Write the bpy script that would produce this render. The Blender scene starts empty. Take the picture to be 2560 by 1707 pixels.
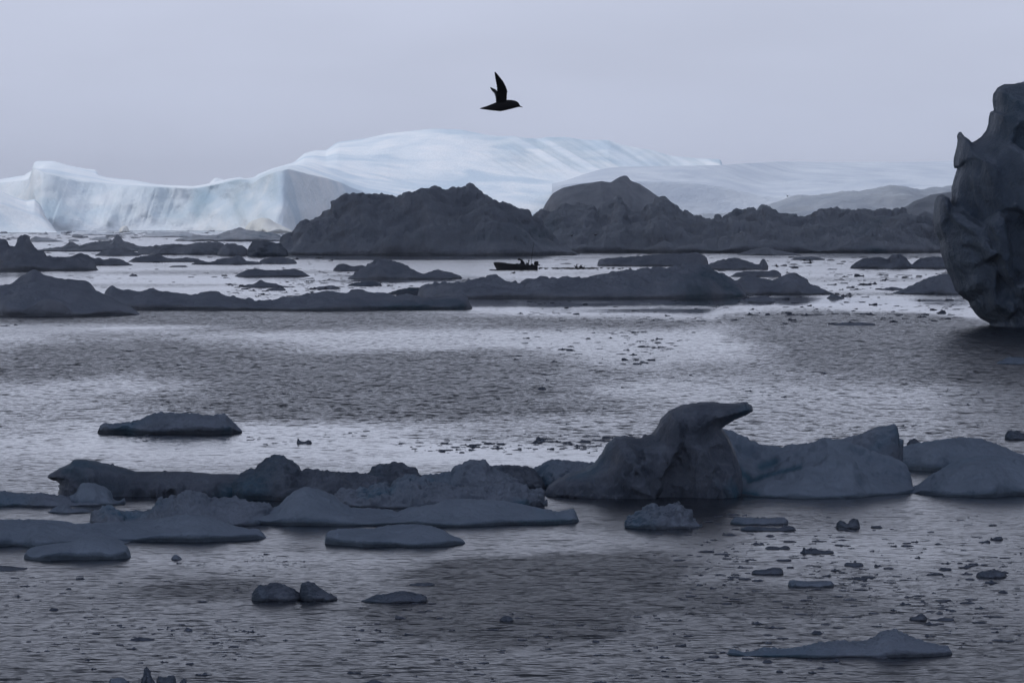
import bpy, math, random
import numpy as np
from mathutils import Vector

# ------------------------------------------------------------------ camera, sky, sun, exposure
SC = bpy.context.scene
COL = SC.collection
F, YH, CAMH = 14222.2, 545.0, 6.8            # focal length in photo pixels (200 mm), horizon row, eye height
CX, CY = 1280.0, 853.5
TH = math.atan((CY - YH) / F)
cam = bpy.data.cameras.new('camera')
cam.lens, cam.sensor_width, cam.clip_start, cam.clip_end = 200.0, 36.0, 1.0, 40000.0
camo = bpy.data.objects.new('camera', cam); COL.objects.link(camo)
camo.location = (0, 0, CAMH); camo.rotation_euler = (math.pi / 2 - TH, 0, 0)
SC.camera = camo

SUN_EL = math.radians(46)                      # sun high on the left, behind the thin overcast
sun_dir = Vector((-math.cos(SUN_EL) * .93, math.cos(SUN_EL) * .36, math.sin(SUN_EL))).normalized()
sd = bpy.data.lights.new('sun', 'SUN'); sd.energy = 1.5; sd.angle = math.radians(14); sd.color = (1.0, 0.97, 0.93)
so = bpy.data.objects.new('sun', sd); COL.objects.link(so)
so.rotation_euler = sun_dir.to_track_quat('Z', 'Y').to_euler(); so.location = (-2000, -500, 2500)

W = bpy.data.worlds.new('World'); SC.world = W; W.use_nodes = True
nt = W.node_tree; N = nt.nodes; LK = nt.links
for n in list(N): N.remove(n)
wo = N.new('ShaderNodeOutputWorld'); bg = N.new('ShaderNodeBackground')
sky = N.new('ShaderNodeTexSky'); sky.sky_type = 'NISHITA'; sky.sun_disc = False
sky.sun_elevation = SUN_EL; sky.sun_rotation = math.atan2(sun_dir.x, sun_dir.y)
sky.air_density = 1.0; sky.dust_density = 3.0; sky.ozone_density = 2.0
hs = N.new('ShaderNodeHueSaturation'); hs.inputs['Saturation'].default_value = 0.25
tc = N.new('ShaderNodeTexCoord'); mp = N.new('ShaderNodeMapping'); mp.inputs['Scale'].default_value = (6, 6, 22)
cn = N.new('ShaderNodeTexNoise'); cn.inputs['Scale'].default_value = 1.3; cn.inputs['Detail'].default_value = 5; cn.inputs['Roughness'].default_value = 0.5
cr = N.new('ShaderNodeMapRange'); cr.inputs['From Min'].default_value = 0.3; cr.inputs['From Max'].default_value = 0.7
cr.inputs['To Min'].default_value = 0.91; cr.inputs['To Max'].default_value = 1.07
mixc = N.new('ShaderNodeMixRGB'); mixc.blend_type = 'MIX'; mixc.inputs[0].default_value = 0.82   # thin overcast veil
mixc.inputs[2].default_value = (7.8, 8.5, 10.7, 1)
mul = N.new('ShaderNodeMixRGB'); mul.blend_type = 'MULTIPLY'; mul.inputs[0].default_value = 1.0
LK.new(sky.outputs[0], hs.inputs['Color']); LK.new(hs.outputs[0], mixc.inputs[1])
LK.new(tc.outputs['Generated'], mp.inputs[0]); LK.new(mp.outputs[0], cn.inputs['Vector']); LK.new(cn.outputs['Fac'], cr.inputs[0])
LK.new(mixc.outputs[0], mul.inputs[1]); LK.new(cr.outputs[0], mul.inputs[2])
LK.new(mul.outputs[0], bg.inputs[0]); bg.inputs[1].default_value = 0.1
LK.new(bg.outputs[0], wo.inputs[0])

vs = SC.view_settings
vs.view_transform = 'Standard'; vs.look = 'None'; vs.exposure = 0.0; vs.gamma = 1.0; vs.use_curve_mapping = False
cy = SC.cycles
cy.use_denoising = True; cy.max_bounces = 10; cy.diffuse_bounces = 5; cy.glossy_bounces = 4; cy.volume_bounces = 1
cy.caustics_reflective = False; cy.caustics_refractive = False; cy.sample_clamp_indirect = 4.0

random.seed(7); RNG = np.random.default_rng(11)

# ------------------------------------------------------------------ pixel <-> place helpers
CT, ST = math.cos(TH), math.sin(TH)
def ray(x, y):
    x = np.asarray(x, float); y = np.asarray(y, float)
    r = (x - CX) / F; u = -(y - CY) / F
    return r, CT + u * ST, -ST + u * CT
def at(x, y, D):
    """world point at depth D (metres along the view axis on the ground) seen at photo pixel x, y"""
    rx, ry, rz = ray(x, y); s = D / ry
    return rx * s, D + 0 * s, CAMH + rz * s
def depth_of(y):
    rx, ry, rz = ray(CX, y); return float(-CAMH / rz * ry)
def row_of(Y, Z):
    """photo row of a point at depth Y, height Z"""
    dz = Z - CAMH
    fw = Y * CT - dz * ST; up = Y * ST + dz * CT
    return CY - F * up / fw
ZO = dict(A=(0, 280, .38265), B=(680, 280, .38265), C=(1300, 350, .53571), R=(2200, 180, .43373), E=(0, 980, .36565),
          F=(700, 1080, .36565), G=(1340, 960, .51871), H=(1180, 160, .08929), I=(1200, 580, .15306), J=(1800, 480, .13605),
          K=(500, 1400, .34014), L=(0, 1380, .2551), M=(1300, 1360, .53571), N=(0, 540, .32313), O=(1280, 700, .54422), D=(0, 0, 1.08844))
def Z(k, *pts):
    ox, oy, s = ZO[k]
    return [(ox + a * s, oy + b * s) for a, b in pts]
def zy(k, y): return ZO[k][1] + y * ZO[k][2]

# ------------------------------------------------------------------ numpy noise
def _h(ix, iy, iz, seed):
    n = (ix.astype(np.int64) * 374761393 + iy.astype(np.int64) * 668265263 + iz.astype(np.int64) * 2147483647 + seed * 974634777) & 0xffffffff
    n = ((n ^ (n >> 13)) * 1274126177) & 0xffffffff
    n = ((n ^ (n >> 16)) * 2246822519) & 0xffffffff
    return ((n ^ (n >> 15)) & 0xffffff).astype(np.float32) / 8388607.5 - 1.0
def vnoise(x, y, z, seed=0):
    xi, yi, zi = np.floor(x), np.floor(y), np.floor(z)
    fx, fy, fz = x - xi, y - yi, z - zi
    fx = fx * fx * fx * (fx * (fx * 6 - 15) + 10); fy = fy * fy * fy * (fy * (fy * 6 - 15) + 10); fz = fz * fz * fz * (fz * (fz * 6 - 15) + 10)
    xi = xi.astype(np.int64); yi = yi.astype(np.int64); zi = zi.astype(np.int64)
    def c(a, b, d): return _h(xi + a, yi + b, zi + d, seed)
    x00 = c(0,0,0) * (1 - fx) + c(1,0,0) * fx; x10 = c(0,1,0) * (1 - fx) + c(1,1,0) * fx
    x01 = c(0,0,1) * (1 - fx) + c(1,0,1) * fx; x11 = c(0,1,1) * (1 - fx) + c(1,1,1) * fx
    return (x00 * (1 - fy) + x10 * fy) * (1 - fz) + (x01 * (1 - fy) + x11 * fy) * fz
def fbm(x, y, z, octv=4, seed=0, gain=.5, ridged=False):
    s = 0.; a = 1.; t = 0.
    for o in range(octv):
        n = vnoise(x, y, z, seed + o * 17)
        s = s + a * ((1 - 2 * np.abs(n)) if ridged else n); t += a; a *= gain
        x, y, z = x * 2.03 + 3.1, y * 2.03 + 1.7, z * 2.03 + 5.3
    return s / t

# ------------------------------------------------------------------ mesh + object helpers
def mesh_obj(name, verts, faces, mat, parent=None, smooth=True):
    me = bpy.data.meshes.new(name)
    me.from_pydata([tuple(v) for v in np.asarray(verts, float).tolist()], [], faces if isinstance(faces, list) else faces.tolist())
    if smooth: me.polygons.foreach_set('use_smooth', [True] * len(me.polygons))
    me.update()
    if mat: me.materials.append(mat)
    o = bpy.data.objects.new(name, me); COL.objects.link(o)
    if parent: o.parent = parent
    return o
def tag(o, label=None, cat=None, group=None, kind=None):
    if label: o['label'] = label
    if cat: o['category'] = cat
    if group: o['group'] = group
    if kind: o['kind'] = kind
    return o
def empty(name, loc=(0, 0, 0), rz=0.0):
    o = bpy.data.objects.new(name, None); COL.objects.link(o); o.location = loc; o.rotation_euler = (0, 0, rz); o.empty_display_size = .3
    return o
def centre(o):
    """move the origin to the base of the mesh"""
    me = o.data; n = len(me.vertices); c = np.empty(n * 3, np.float32); me.vertices.foreach_get('co', c); c = c.reshape(-1, 3)
    m = np.array([(c[:, 0].min() + c[:, 0].max()) / 2, (c[:, 1].min() + c[:, 1].max()) / 2, 0.0], np.float32)
    me.vertices.foreach_set('co', (c - m).ravel()); me.update(); o.location = [float(a) for a in m]
    return o
def grid_faces(nr, nc):
    i = np.arange(nr - 1)[:, None] * nc + np.arange(nc - 1)[None, :]
    return np.stack([i, i + 1, i + nc + 1, i + nc], -1).reshape(-1, 4)

# ------------------------------------------------------------------ materials
def new_mat(name):
    m = bpy.data.materials.new(name); m.use_nodes = True
    return m, m.node_tree.nodes, m.node_tree.links, m.node_tree.nodes['Principled BSDF']
def ice_mat(name, col, col2, scale, rough=.55, bump=.5, blue=None, bluelo=.62, dirt=None, spec=.35, snow=0.):
    m, n, l, p = new_mat(name)
    t = n.new('ShaderNodeTexCoord')
    a = n.new('ShaderNodeTexNoise'); a.inputs['Scale'].default_value = scale * .35; a.inputs['Detail'].default_value = 5; a.inputs['Roughness'].default_value = .6
    l.new(t.outputs['Object'], a.inputs['Vector'])
    r = n.new('ShaderNodeMapRange'); r.inputs['From Min'].default_value = .32; r.inputs['From Max'].default_value = .68
    l.new(a.outputs['Fac'], r.inputs[0])
    mx = n.new('ShaderNodeMixRGB'); mx.inputs[1].default_value = (*col, 1); mx.inputs[2].default_value = (*col2, 1)
    l.new(r.outputs[0], mx.inputs[0]); out = mx.outputs[0]
    for c2, lo, sc2, off in ((blue, bluelo, .12, 3.), (dirt, .6, .2, 9.)):
        if c2 is None: continue
        b = n.new('ShaderNodeTexNoise'); b.inputs['Scale'].default_value = scale * sc2; b.inputs['Detail'].default_value = 4; b.inputs['Distortion'].default_value = .6
        mpn = n.new('ShaderNodeMapping'); mpn.inputs['Location'].default_value = (off, off, off); l.new(t.outputs['Object'], mpn.inputs[0]); l.new(mpn.outputs[0], b.inputs['Vector'])
        rb = n.new('ShaderNodeMapRange'); rb.inputs['From Min'].default_value = lo - .08; rb.inputs['From Max'].default_value = lo + .08
        l.new(b.outputs['Fac'], rb.inputs[0])
        m2 = n.new('ShaderNodeMixRGB'); l.new(out, m2.inputs[1]); m2.inputs[2].default_value = (*c2, 1); l.new(rb.outputs[0], m2.inputs[0]); out = m2.outputs[0]
    if snow > 0:                                       # snow crust on flatter ice, also painting top light into the colour, broken up by melt
        ge = n.new('ShaderNodeNewGeometry'); sz = n.new('ShaderNodeSeparateXYZ'); l.new(ge.outputs['Normal'], sz.inputs[0])
        pn = n.new('ShaderNodeTexNoise'); pn.inputs['Scale'].default_value = scale * .9; pn.inputs['Detail'].default_value = 6; pn.inputs['Roughness'].default_value = .65; l.new(t.outputs['Object'], pn.inputs['Vector'])
        su = n.new('ShaderNodeMath'); su.operation = 'MULTIPLY_ADD'; l.new(pn.outputs['Fac'], su.inputs[0]); su.inputs[1].default_value = .9; l.new(sz.outputs['Z'], su.inputs[2])
        rs = n.new('ShaderNodeMapRange'); l.new(su.outputs[0], rs.inputs[0]); rs.inputs['From Min'].default_value = .85; rs.inputs['From Max'].default_value = 1.25; rs.inputs['To Max'].default_value = snow
        ms = n.new('ShaderNodeMixRGB'); l.new(rs.outputs[0], ms.inputs[0]); l.new(out, ms.inputs[1]); ms.inputs[2].default_value = (.64, .72, .80, 1); out = ms.outputs[0]
    ba = n.new('ShaderNodeAttribute'); ba.attribute_name = 'blue_ice_shade'
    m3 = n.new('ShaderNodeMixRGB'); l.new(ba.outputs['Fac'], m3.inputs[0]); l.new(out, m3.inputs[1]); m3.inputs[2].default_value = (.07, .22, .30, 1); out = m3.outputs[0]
    l.new(out, p.inputs['Base Color'])
    p.inputs['Roughness'].default_value = rough; p.inputs['Specular IOR Level'].default_value = spec; p.inputs['IOR'].default_value = 1.31
    h = n.new('ShaderNodeTexNoise'); h.inputs['Scale'].default_value = scale * 2.2; h.inputs['Detail'].default_value = 6; h.inputs['Roughness'].default_value = .62
    l.new(t.outputs['Object'], h.inputs['Vector'])
    bp = n.new('ShaderNodeBump'); bp.inputs['Strength'].default_value = bump; bp.inputs['Distance'].default_value = .35 / scale
    l.new(h.outputs['Fac'], bp.inputs['Height']); l.new(bp.outputs[0], p.inputs['Normal'])
    return m
def plain(name, col, rough=.6, metal=0., var=.25, scale=6.):
    m, n, l, p = new_mat(name)
    t = n.new('ShaderNodeTexCoord'); a = n.new('ShaderNodeTexNoise'); a.inputs['Scale'].default_value = scale; a.inputs['Detail'].default_value = 4
    l.new(t.outputs['Object'], a.inputs['Vector'])
    mx = n.new('ShaderNodeMixRGB'); mx.inputs[1].default_value = tuple(c * (1 - var) for c in col) + (1,); mx.inputs[2].default_value = tuple(min(1, c * (1 + var)) for c in col) + (1,)
    l.new(a.outputs['Fac'], mx.inputs[0]); l.new(mx.outputs[0], p.inputs['Base Color'])
    p.inputs['Roughness'].default_value = rough; p.inputs['Metallic'].default_value = metal
    return m
BLUE = (.16, .30, .40)
M_near = ice_mat('bare glacier ice', (.20, .245, .30), (.38, .43, .50), 3.0, bump=.8, blue=BLUE, snow=0.32)
M_snow = ice_mat('snow covered ice', (.22, .29, .36), (.37, .45, .53), 2.4, rough=.7, bump=.6, blue=(.22, .38, .47), bluelo=.68, snow=0.34)
M_dark = ice_mat('clear dark ice', (.10, .125, .16), (.26, .29, .34), 3.0, rough=.45, bump=.9, blue=(.12, .22, .29), snow=0.14)
M_mid = ice_mat('grey crumbled ice', (.30, .34, .40), (.70, .74, .80), .55, rough=.75, bump=1.0, blue=(.20, .30, .37), bluelo=.68, dirt=(.36, .38, .42), snow=0.5)
M_midfloe = ice_mat('grey weathered floe ice', (.42, .46, .52), (.68, .71, .76), 1.0, rough=.65, bump=.7, blue=(.22, .33, .40), bluelo=.67, snow=0.32)
M_wall = ice_mat('blue black glassy ice', (.10, .145, .20), (.33, .40, .48), .45, rough=.45, bump=.9, blue=(.08, .19, .26), bluelo=.58, snow=0.35)
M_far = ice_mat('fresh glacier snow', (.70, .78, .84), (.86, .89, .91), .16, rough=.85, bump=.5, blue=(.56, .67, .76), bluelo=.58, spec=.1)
M_farshade = ice_mat('shade toned glacier snow', (.44, .50, .58), (.60, .65, .70), .10, rough=.85, bump=.35, spec=.1)  # far snow again, with its shade put into a darker blue base colour
M_farold = ice_mat('old yellowed glacier ice', (.56, .57, .54), (.62, .64, .63), .3, rough=.85, bump=.4, spec=.1)
M_brash = ice_mat('wet brash ice', (.13, .15, .19), (.24, .27, .32), 6.0, rough=.35, bump=.4)

# ------------------------------------------------------------------ ice builders
def resample(pts, n):
    p = np.array(sorted(pts), float); xs = np.linspace(p[0, 0], p[-1, 0], n)
    return xs, np.interp(xs, p[:, 0], p[:, 1])
def smooth1(a, k):
    if k < 1: return a
    w = np.exp(-.5 * (np.arange(-3 * k, 3 * k + 1) / k) ** 2); w /= w.sum()
    return np.convolve(np.pad(a, 3 * k, mode='edge'), w, 'valid')
NF = 46
def mound(name, pts, base, depth, mat, label, cat='ice floe', amp=.12, nscale=None, convex=.72, frac=.6, lip=.15, under=.8, rough=.0,
          seed=0, group=None, step=3.0, smooth=1, lumps=(), octv=4, ridged=False, parent=None, taper=.5, cracks=()):
    """floating ice: skyline pts (photo px), front waterline row, plan depth in metres; real width, height and thickness"""
    p = np.array(sorted(pts), float)
    n = int(max(14, (p[-1, 0] - p[0, 0]) / step)); xs, ys = resample(pts, n); ys = smooth1(ys, smooth)
    Df = depth_of(base); yc = Df + frac * depth
    X, _, Zc = at(xs, ys, yc); Zc = np.maximum(Zc, .02)
    Zc = Zc * np.clip((1 - np.abs(np.linspace(-1, 1, n))) / .035, .02, 1) ** .5
    px = yc / F
    H = float(np.percentile(Zc, 85)); wid = X[-1] - X[0]
    s = np.linspace(-1, 1, n); w = np.clip(1 - np.abs(s) ** 2.4, 0, 1) ** taper
    ns = nscale or 2.2 / max(H, .02) * .5
    wob = 1 + .22 * vnoise(X * 3.0 / wid * 2, X * 0 + seed, X * 0, seed) + .05 * vnoise(X * 9. / wid, X * 0 + seed, X * 0, seed + 5)
    wob2 = 1 + .25 * vnoise(X * 5.0 / wid, X * 0 + seed + 9, X * 0, seed + 1)
    yf = yc - frac * depth * w * wob; yb = yc + (1 - frac) * depth * w * wob2
    crest = yc + .18 * depth * w * vnoise(X * 4. / wid, X * 0 + 4.4, X * 0, seed + 2)
    lz = np.minimum(lip * H * (1 + .6 * vnoise(X * 7 / wid, X * 0, X * 0 + 2.2, seed + 3)), Zc * .7)
    nf, nb = NF, 14
    q = np.linspace(0, 1, nf) ** .85; rows = []
    for k in q:
        rows.append((X, yf + (crest - yf) * k, lz + (Zc - lz) * (1 - (1 - k) ** (1 / convex)) ** convex))
    for k in np.linspace(0, 1, nb + 1)[1:]:
        kk = 1 - k
        rows.append((X, crest + (yb - crest) * k, lz + (Zc - lz) * (1 - (1 - kk) ** (1 / convex)) ** convex))
    XX = np.array([r[0] for r in rows]); YY = np.array([r[1] for r in rows]); ZZ = np.array([r[2] for r in rows])
    for lx, ly, lw, lt in lumps:                       # rounded knobs standing on the slope: px x, top row, half width px, place 0 front..1 crest
        cxw, _, cz = at(lx, ly, yc); hw = lw * px; yl = np.interp(cxw, X, yf) + (np.interp(cxw, X, crest) - np.interp(cxw, X, yf)) * lt
        g = np.clip(1 - ((XX - cxw) / hw) ** 2 - ((YY - yl) / (hw * 1.2)) ** 2, 0, 1) ** .6
        ZZ = np.maximum(ZZ, float(cz) * g)
    env = np.clip((ZZ - .5 * lz[None]) / (H * .30), .12, 1) ** .7
    def normals():
        P = np.stack([XX, YY, ZZ], -1); a_ = np.gradient(P, axis=1); b_ = np.gradient(P, axis=0)
        nn = np.cross(a_, b_); return nn / (np.linalg.norm(nn, axis=-1, keepdims=True) + 1e-9)
    nn = normals(); nn[..., 0] *= .5
    d = (amp * H * fbm(XX * ns, YY * ns, ZZ * ns * .7 + seed * 3.3, octv, seed, ridged=ridged) * env)[..., None] * nn
    XX, YY, ZZ = XX + d[..., 0], YY + d[..., 1], ZZ + d[..., 2]
    if rough > 0:
        nn = normals(); k5 = ns * 3.2
        bl = 1.3 * fbm(XX * k5, YY * k5, ZZ * k5 * .7, 4, seed + 44, gain=.6) + .5 * (.5 - 1.6 * np.abs(fbm(XX * k5 * .8, YY * k5 * .8, ZZ * k5, 3, seed + 40, gain=.5)))
        d = (rough * H * bl * env)[..., None] * nn
        XX, YY, ZZ = XX + d[..., 0], YY + d[..., 1], ZZ + d[..., 2]
    top = row_of(YY, ZZ).min(0); want = row_of(yc, Zc)
    zt = ZZ.max(0); cor = smooth1((top - want) * px, max(2, n // 45))
    ZZ = ZZ + cor[None] * np.clip(ZZ / np.maximum(zt[None], 1e-3), 0, 1)
    blue = np.zeros(ZZ.shape)
    if cracks:
        pxx = XX / (YY * CT - (ZZ - CAMH) * ST) * F + CX; pyy = row_of(YY, ZZ)
        pyy = pyy + 2.5 * fbm(pxx * .06, pyy * .06, pxx * 0, 3, seed + 60); pxx = pxx + 4 * fbm(pxx * .05, pyy * .05, pxx * 0 + 5, 3, seed + 61)
        for (ax, ay), (bx, by), wpx, dep in cracks:       # open clefts of clear blue ice, cut into the face
            t = np.clip(((pxx - ax) * (bx - ax) + (pyy - ay) * (by - ay)) / ((bx - ax) ** 2 + (by - ay) ** 2), 0, 1)
            g = np.exp(-(np.hypot(pxx - ax - t * (bx - ax), pyy - ay - t * (by - ay)) / wpx) ** 2)
            YY = YY + dep * g; ZZ = ZZ - .25 * dep * g; blue = np.maximum(blue, .75 * g)
    # wave-cut notch at the waterline and a keel below
    u = under * lz
    kf = [(X, YY[0] + u * .35, lz * .45), (X, YY[0] + u, lz * .05), (X, YY[0] + u * 1.1 + .02, lz * 0 - .25 * H - .05)]
    kb = [(X, YY[-1] - u * .5, lz * .3), (X, YY[-1] - u, lz * 0 - .25 * H - .05)]
    XX = np.vstack([XX[:1]] * 3 + [XX] + [XX[-1:]] * 2)
    YY = np.vstack([kf[2][1][None], kf[1][1][None], kf[0][1][None], YY, kb[0][1][None], kb[1][1][None]])
    ZZ = np.vstack([kf[2][2][None], kf[1][2][None], kf[0][2][None], ZZ, kb[0][2][None], kb[1][2][None]])
    nr = XX.shape[0]
    V = np.stack([XX, YY, ZZ], -1).reshape(-1, 3)
    o = mesh_obj(name, V, grid_faces(nr, n), mat, parent)
    if cracks:
        at_ = o.data.attributes.new('blue_ice_shade', 'FLOAT', 'POINT'); at_.data.foreach_set('value', np.vstack([blue[:1] * 0] * 3 + [blue] + [blue[:1] * 0] * 2).ravel().astype(np.float32))
    if parent is None: centre(o)
    if label: tag(o, label, cat, group)
    return o

def loft(name, rows, subs, mat, n, amp=0., ns=.02, seed=0, parent=None, octv=5, ridged=False, extra=None, envrow=None, soft=None):
    """surface through skylines: rows = [(pts px, depth or pts->depth list)], front to back"""
    xs0 = min(r[0][0][0] for r in rows); xs1 = max(r[0][-1][0] for r in rows)
    xs = np.linspace(xs0, xs1, n); R = []
    for pts, D in rows:
        p = np.array(pts, float); ys = smooth1(np.interp(xs, p[:, 0], p[:, 1]), soft[len(R)] if soft else 1)
        d = np.interp(xs, [a for a, b in D], [b for a, b in D]) if isinstance(D, (list, tuple)) else np.full(n, float(D))
        rx, ry, rz = ray(xs, ys); s = d / ry
        R.append(np.stack([rx * s, d, np.maximum(CAMH + rz * s, 0.)], -1))
        if soft: R[-1][:, 1] = smooth1(R[-1][:, 1], 6)
    out = []; er = []
    for i in range(len(R) - 1):
        for k in range(subs[i]):
            t = k / subs[i]; out.append(R[i] * (1 - t) + R[i + 1] * t); e = envrow or [1] * len(R); er.append(e[i] * (1 - t) + e[i + 1] * t)
    out.append(R[-1]); er.append((envrow or [1] * len(R))[-1])
    P = np.array(out); er = np.array(er)[:, None]
    X, Y, Zz = P[..., 0], P[..., 1], P[..., 2]
    if amp > 0:
        d = amp * fbm(X * ns, Y * ns, Zz * ns, octv, seed, ridged=ridged) * er * np.clip(Zz / 6., .15, 1)
        P = np.stack([X, Y - d, Zz + d * .35 * (Zz > .5)], -1)
    if extra is not None: P = extra(P, xs)
    V = P.reshape(-1, 3)
    o = mesh_obj(name, V, grid_faces(P.shape[0], n), mat, parent)
    if parent is None: centre(o)
    return o

def surface_nets(Fv, origin, cell):
    nx, ny, nz = Fv.shape; ins = Fv > 0
    cnt = np.zeros((nx - 1, ny - 1, nz - 1), np.float32); acc = np.zeros((nx - 1, ny - 1, nz - 1, 3), np.float32)
    sl = lambda a, b, c: (slice(a, nx - 1 + a), slice(b, ny - 1 + b), slice(c, nz - 1 + c))
    corners = [(a, b, c) for a in (0, 1) for b in (0, 1) for c in (0, 1)]
    for c0 in corners:
        for ax in range(3):
            if c0[ax]: continue
            c1 = list(c0); c1[ax] = 1
            f0 = Fv[sl(*c0)]; f1 = Fv[sl(*c1)]; cr = (f0 > 0) != (f1 > 0)
            t = np.where(cr, f0 / np.where(cr, f0 - f1, 1), 0)
            cnt += cr
            for k in range(3):
                acc[..., k] += np.where(cr, c0[k] + (t if k == ax else 0), 0)
    act = cnt > 0; idx = -np.ones(act.shape, np.int64); idx[act] = np.arange(act.sum())
    ijk = np.argwhere(act); V = (ijk + acc[act] / cnt[act][:, None]) * cell + origin
    faces = []
    for ax in range(3):
        s0 = [slice(1, -1)] * 3; s1 = [slice(1, -1)] * 3
        s0[ax] = slice(0, Fv.shape[ax] - 1); s1[ax] = slice(1, Fv.shape[ax])
        a = ins[tuple(s0)]; b = ins[tuple(s1)]; e = np.argwhere(a != b)
        if len(e) == 0: continue
        sg = a[tuple(e.T)]
        off = np.ones(3, int); off[ax] = 0; e = e + off
        u, v = [(1, 2), (2, 0), (0, 1)][ax]
        def g(du, dv):
            q = e.copy(); q[:, u] -= du; q[:, v] -= dv; return idx[tuple(q.T)]
        f = np.stack([g(1, 1), g(0, 1), g(0, 0), g(1, 0)], -1); f[~sg] = f[~sg][:, ::-1]
        faces.append(f)
    return V, np.vstack(faces)
def blob(name, poly, base, T, R, mat, cell_px=3.5, amp=.3, ns=.6, seed=0, parent=None, lean=0., octv=4, fine=0., dback=0., crease=0., facets=None):
    """closed ice body with overhangs: outline (photo px) at its own distance, swelled to half thickness T metres over R metres"""
    D = depth_of(base) + T * .8 + dback; px = D / F; cell = cell_px * px
    P = np.array(poly, float); x, _, z = at(P[:, 0], P[:, 1], D); Q = np.stack([x, z], -1)
    x0, x1 = Q[:, 0].min() - 3 * cell - amp, Q[:, 0].max() + 3 * cell + amp
    z0, z1 = -.12 * (Q[:, 1].max()) - 3 * cell, Q[:, 1].max() + 3 * cell + amp
    gx = np.arange(x0, x1, cell); gz = np.arange(z0, z1, cell); Ty = T + amp + 3 * cell + crease + (facets[2] if facets else 0); gy = np.arange(-Ty, Ty, cell * 1.3)
    GX, GZ = np.meshgrid(gx, gz, indexing='ij')
    inside = np.zeros(GX.shape, bool); dist = np.full(GX.shape, 1e9)
    m = len(Q)
    for i in range(m):
        a = Q[i]; b = Q[(i + 1) % m]
        c = (a[1] > GZ) != (b[1] > GZ)
        with np.errstate(divide='ignore', invalid='ignore'):
            xi = a[0] + (GZ - a[1]) / (b[1] - a[1]) * (b[0] - a[0])
        inside ^= c & (GX < xi)
        ab = b - a; t = np.clip(((GX - a[0]) * ab[0] + (GZ - a[1]) * ab[1]) / (ab @ ab + 1e-12), 0, 1)
        d = np.hypot(GX - a[0] - t * ab[0], GZ - a[1] - t * ab[1])
        if not (a[1] < .03 * z1 and b[1] < .03 * z1 and abs(ab[0]) > abs(ab[1])): dist = np.minimum(dist, d)
    # below the waterline repeat the outline's foot
    sd2 = np.where(inside, dist, -dist)
    foot = np.argmin(np.abs(gz - 1.5 * cell))
    for j in range(foot): sd2[:, j] = sd2[:, foot] - (gz[foot] - gz[j]) * .2
    q = np.clip(sd2 / R, -1, 1)
    th = np.where(q > 0, T * np.sqrt(np.clip(1 - (1 - q) ** 2, 0, 1)), T * q * 1.5)
    if facets:                                             # fracture planes: flat calved faces meeting at ledges
        nf_, sl_, mx_ = facets; rg = np.random.default_rng(seed)
        ax = rg.uniform(gx[0], gx[-1], nf_); az = rg.uniform(0, gz[-1], nf_); sx_ = rg.normal(0, sl_, nf_); sz_ = rg.normal(0, sl_, nf_); of_ = rg.uniform(-.5, .5, nf_) * mx_
        wxx = GX + .06 * (gz[-1]) * fbm(GX * ns * 2, GZ * ns * 2, GX * 0, 3, seed + 8); wzz = GZ + .06 * gz[-1] * fbm(GX * ns * 2, GZ * ns * 2, GX * 0 + 9, 3, seed + 8)
        dd = np.stack([(wxx - ax[k]) ** 2 + ((wzz - az[k]) * .7 + (wxx - ax[k]) * .3) ** 2 for k in range(nf_)], 0); kk = dd.argmin(0)
        pl = np.clip(sx_[kk] * (GX - ax[kk]) + sz_[kk] * (GZ - az[kk]) + of_[kk], -mx_, mx_)
        for _ in range(2): pl = (pl + np.roll(pl, 1, 0) + np.roll(pl, -1, 0) + np.roll(pl, 1, 1) + np.roll(pl, -1, 1)) / 5
        th = th + np.where(q > 0, pl * np.clip(q * 2.5, 0, 1), 0)
    Fv = th[:, None, :] - np.abs(gy[None, :, None] + lean * GZ[:, None, :])
    GX3, GY3, GZ3 = np.meshgrid(gx, gy, gz, indexing='ij')
    near = np.abs(Fv) < (amp * 1.6 + crease * 1.3 + 2 * cell)
    nz = np.zeros(Fv.shape, np.float32)
    nz[near] = fbm(GX3[near] * ns, GY3[near] * ns, GZ3[near] * ns * .8, octv, seed) * amp
    if crease > 0:
        wx = GX3[near] + .35 / ns * fbm(GX3[near] * ns, GY3[near] * ns, GZ3[near] * ns, 2, seed + 5); wz = GZ3[near] * .75 + GX3[near] * .35
        nz[near] += crease * (fbm(wx * ns * 1.2, GY3[near] * ns, wz * ns * 1.2, 2, seed + 3, ridged=True) - .1)
    if fine > 0: nz[near] += fine * fbm(GX3[near] * ns * 4, GY3[near] * ns * 4, GZ3[near] * ns * 2, 3, seed + 9, ridged=True)
    Fv = (Fv + nz * np.clip(th[:, None, :] / (T * .35), .25, 1)).astype(np.float32)
    Fv[0] = Fv[-1] = -1; Fv[:, 0] = Fv[:, -1] = -1; Fv[:, :, 0] = -1; Fv[:, :, -1] = -1
    V, Fc = surface_nets(Fv, np.array([gx[0], gy[0], gz[0]]), np.array([cell, cell * 1.3, cell]))
    V[:, 1] += D
    o = mesh_obj(name, V, Fc, mat, parent)
    if parent is None: centre(o)
    return o

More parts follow.
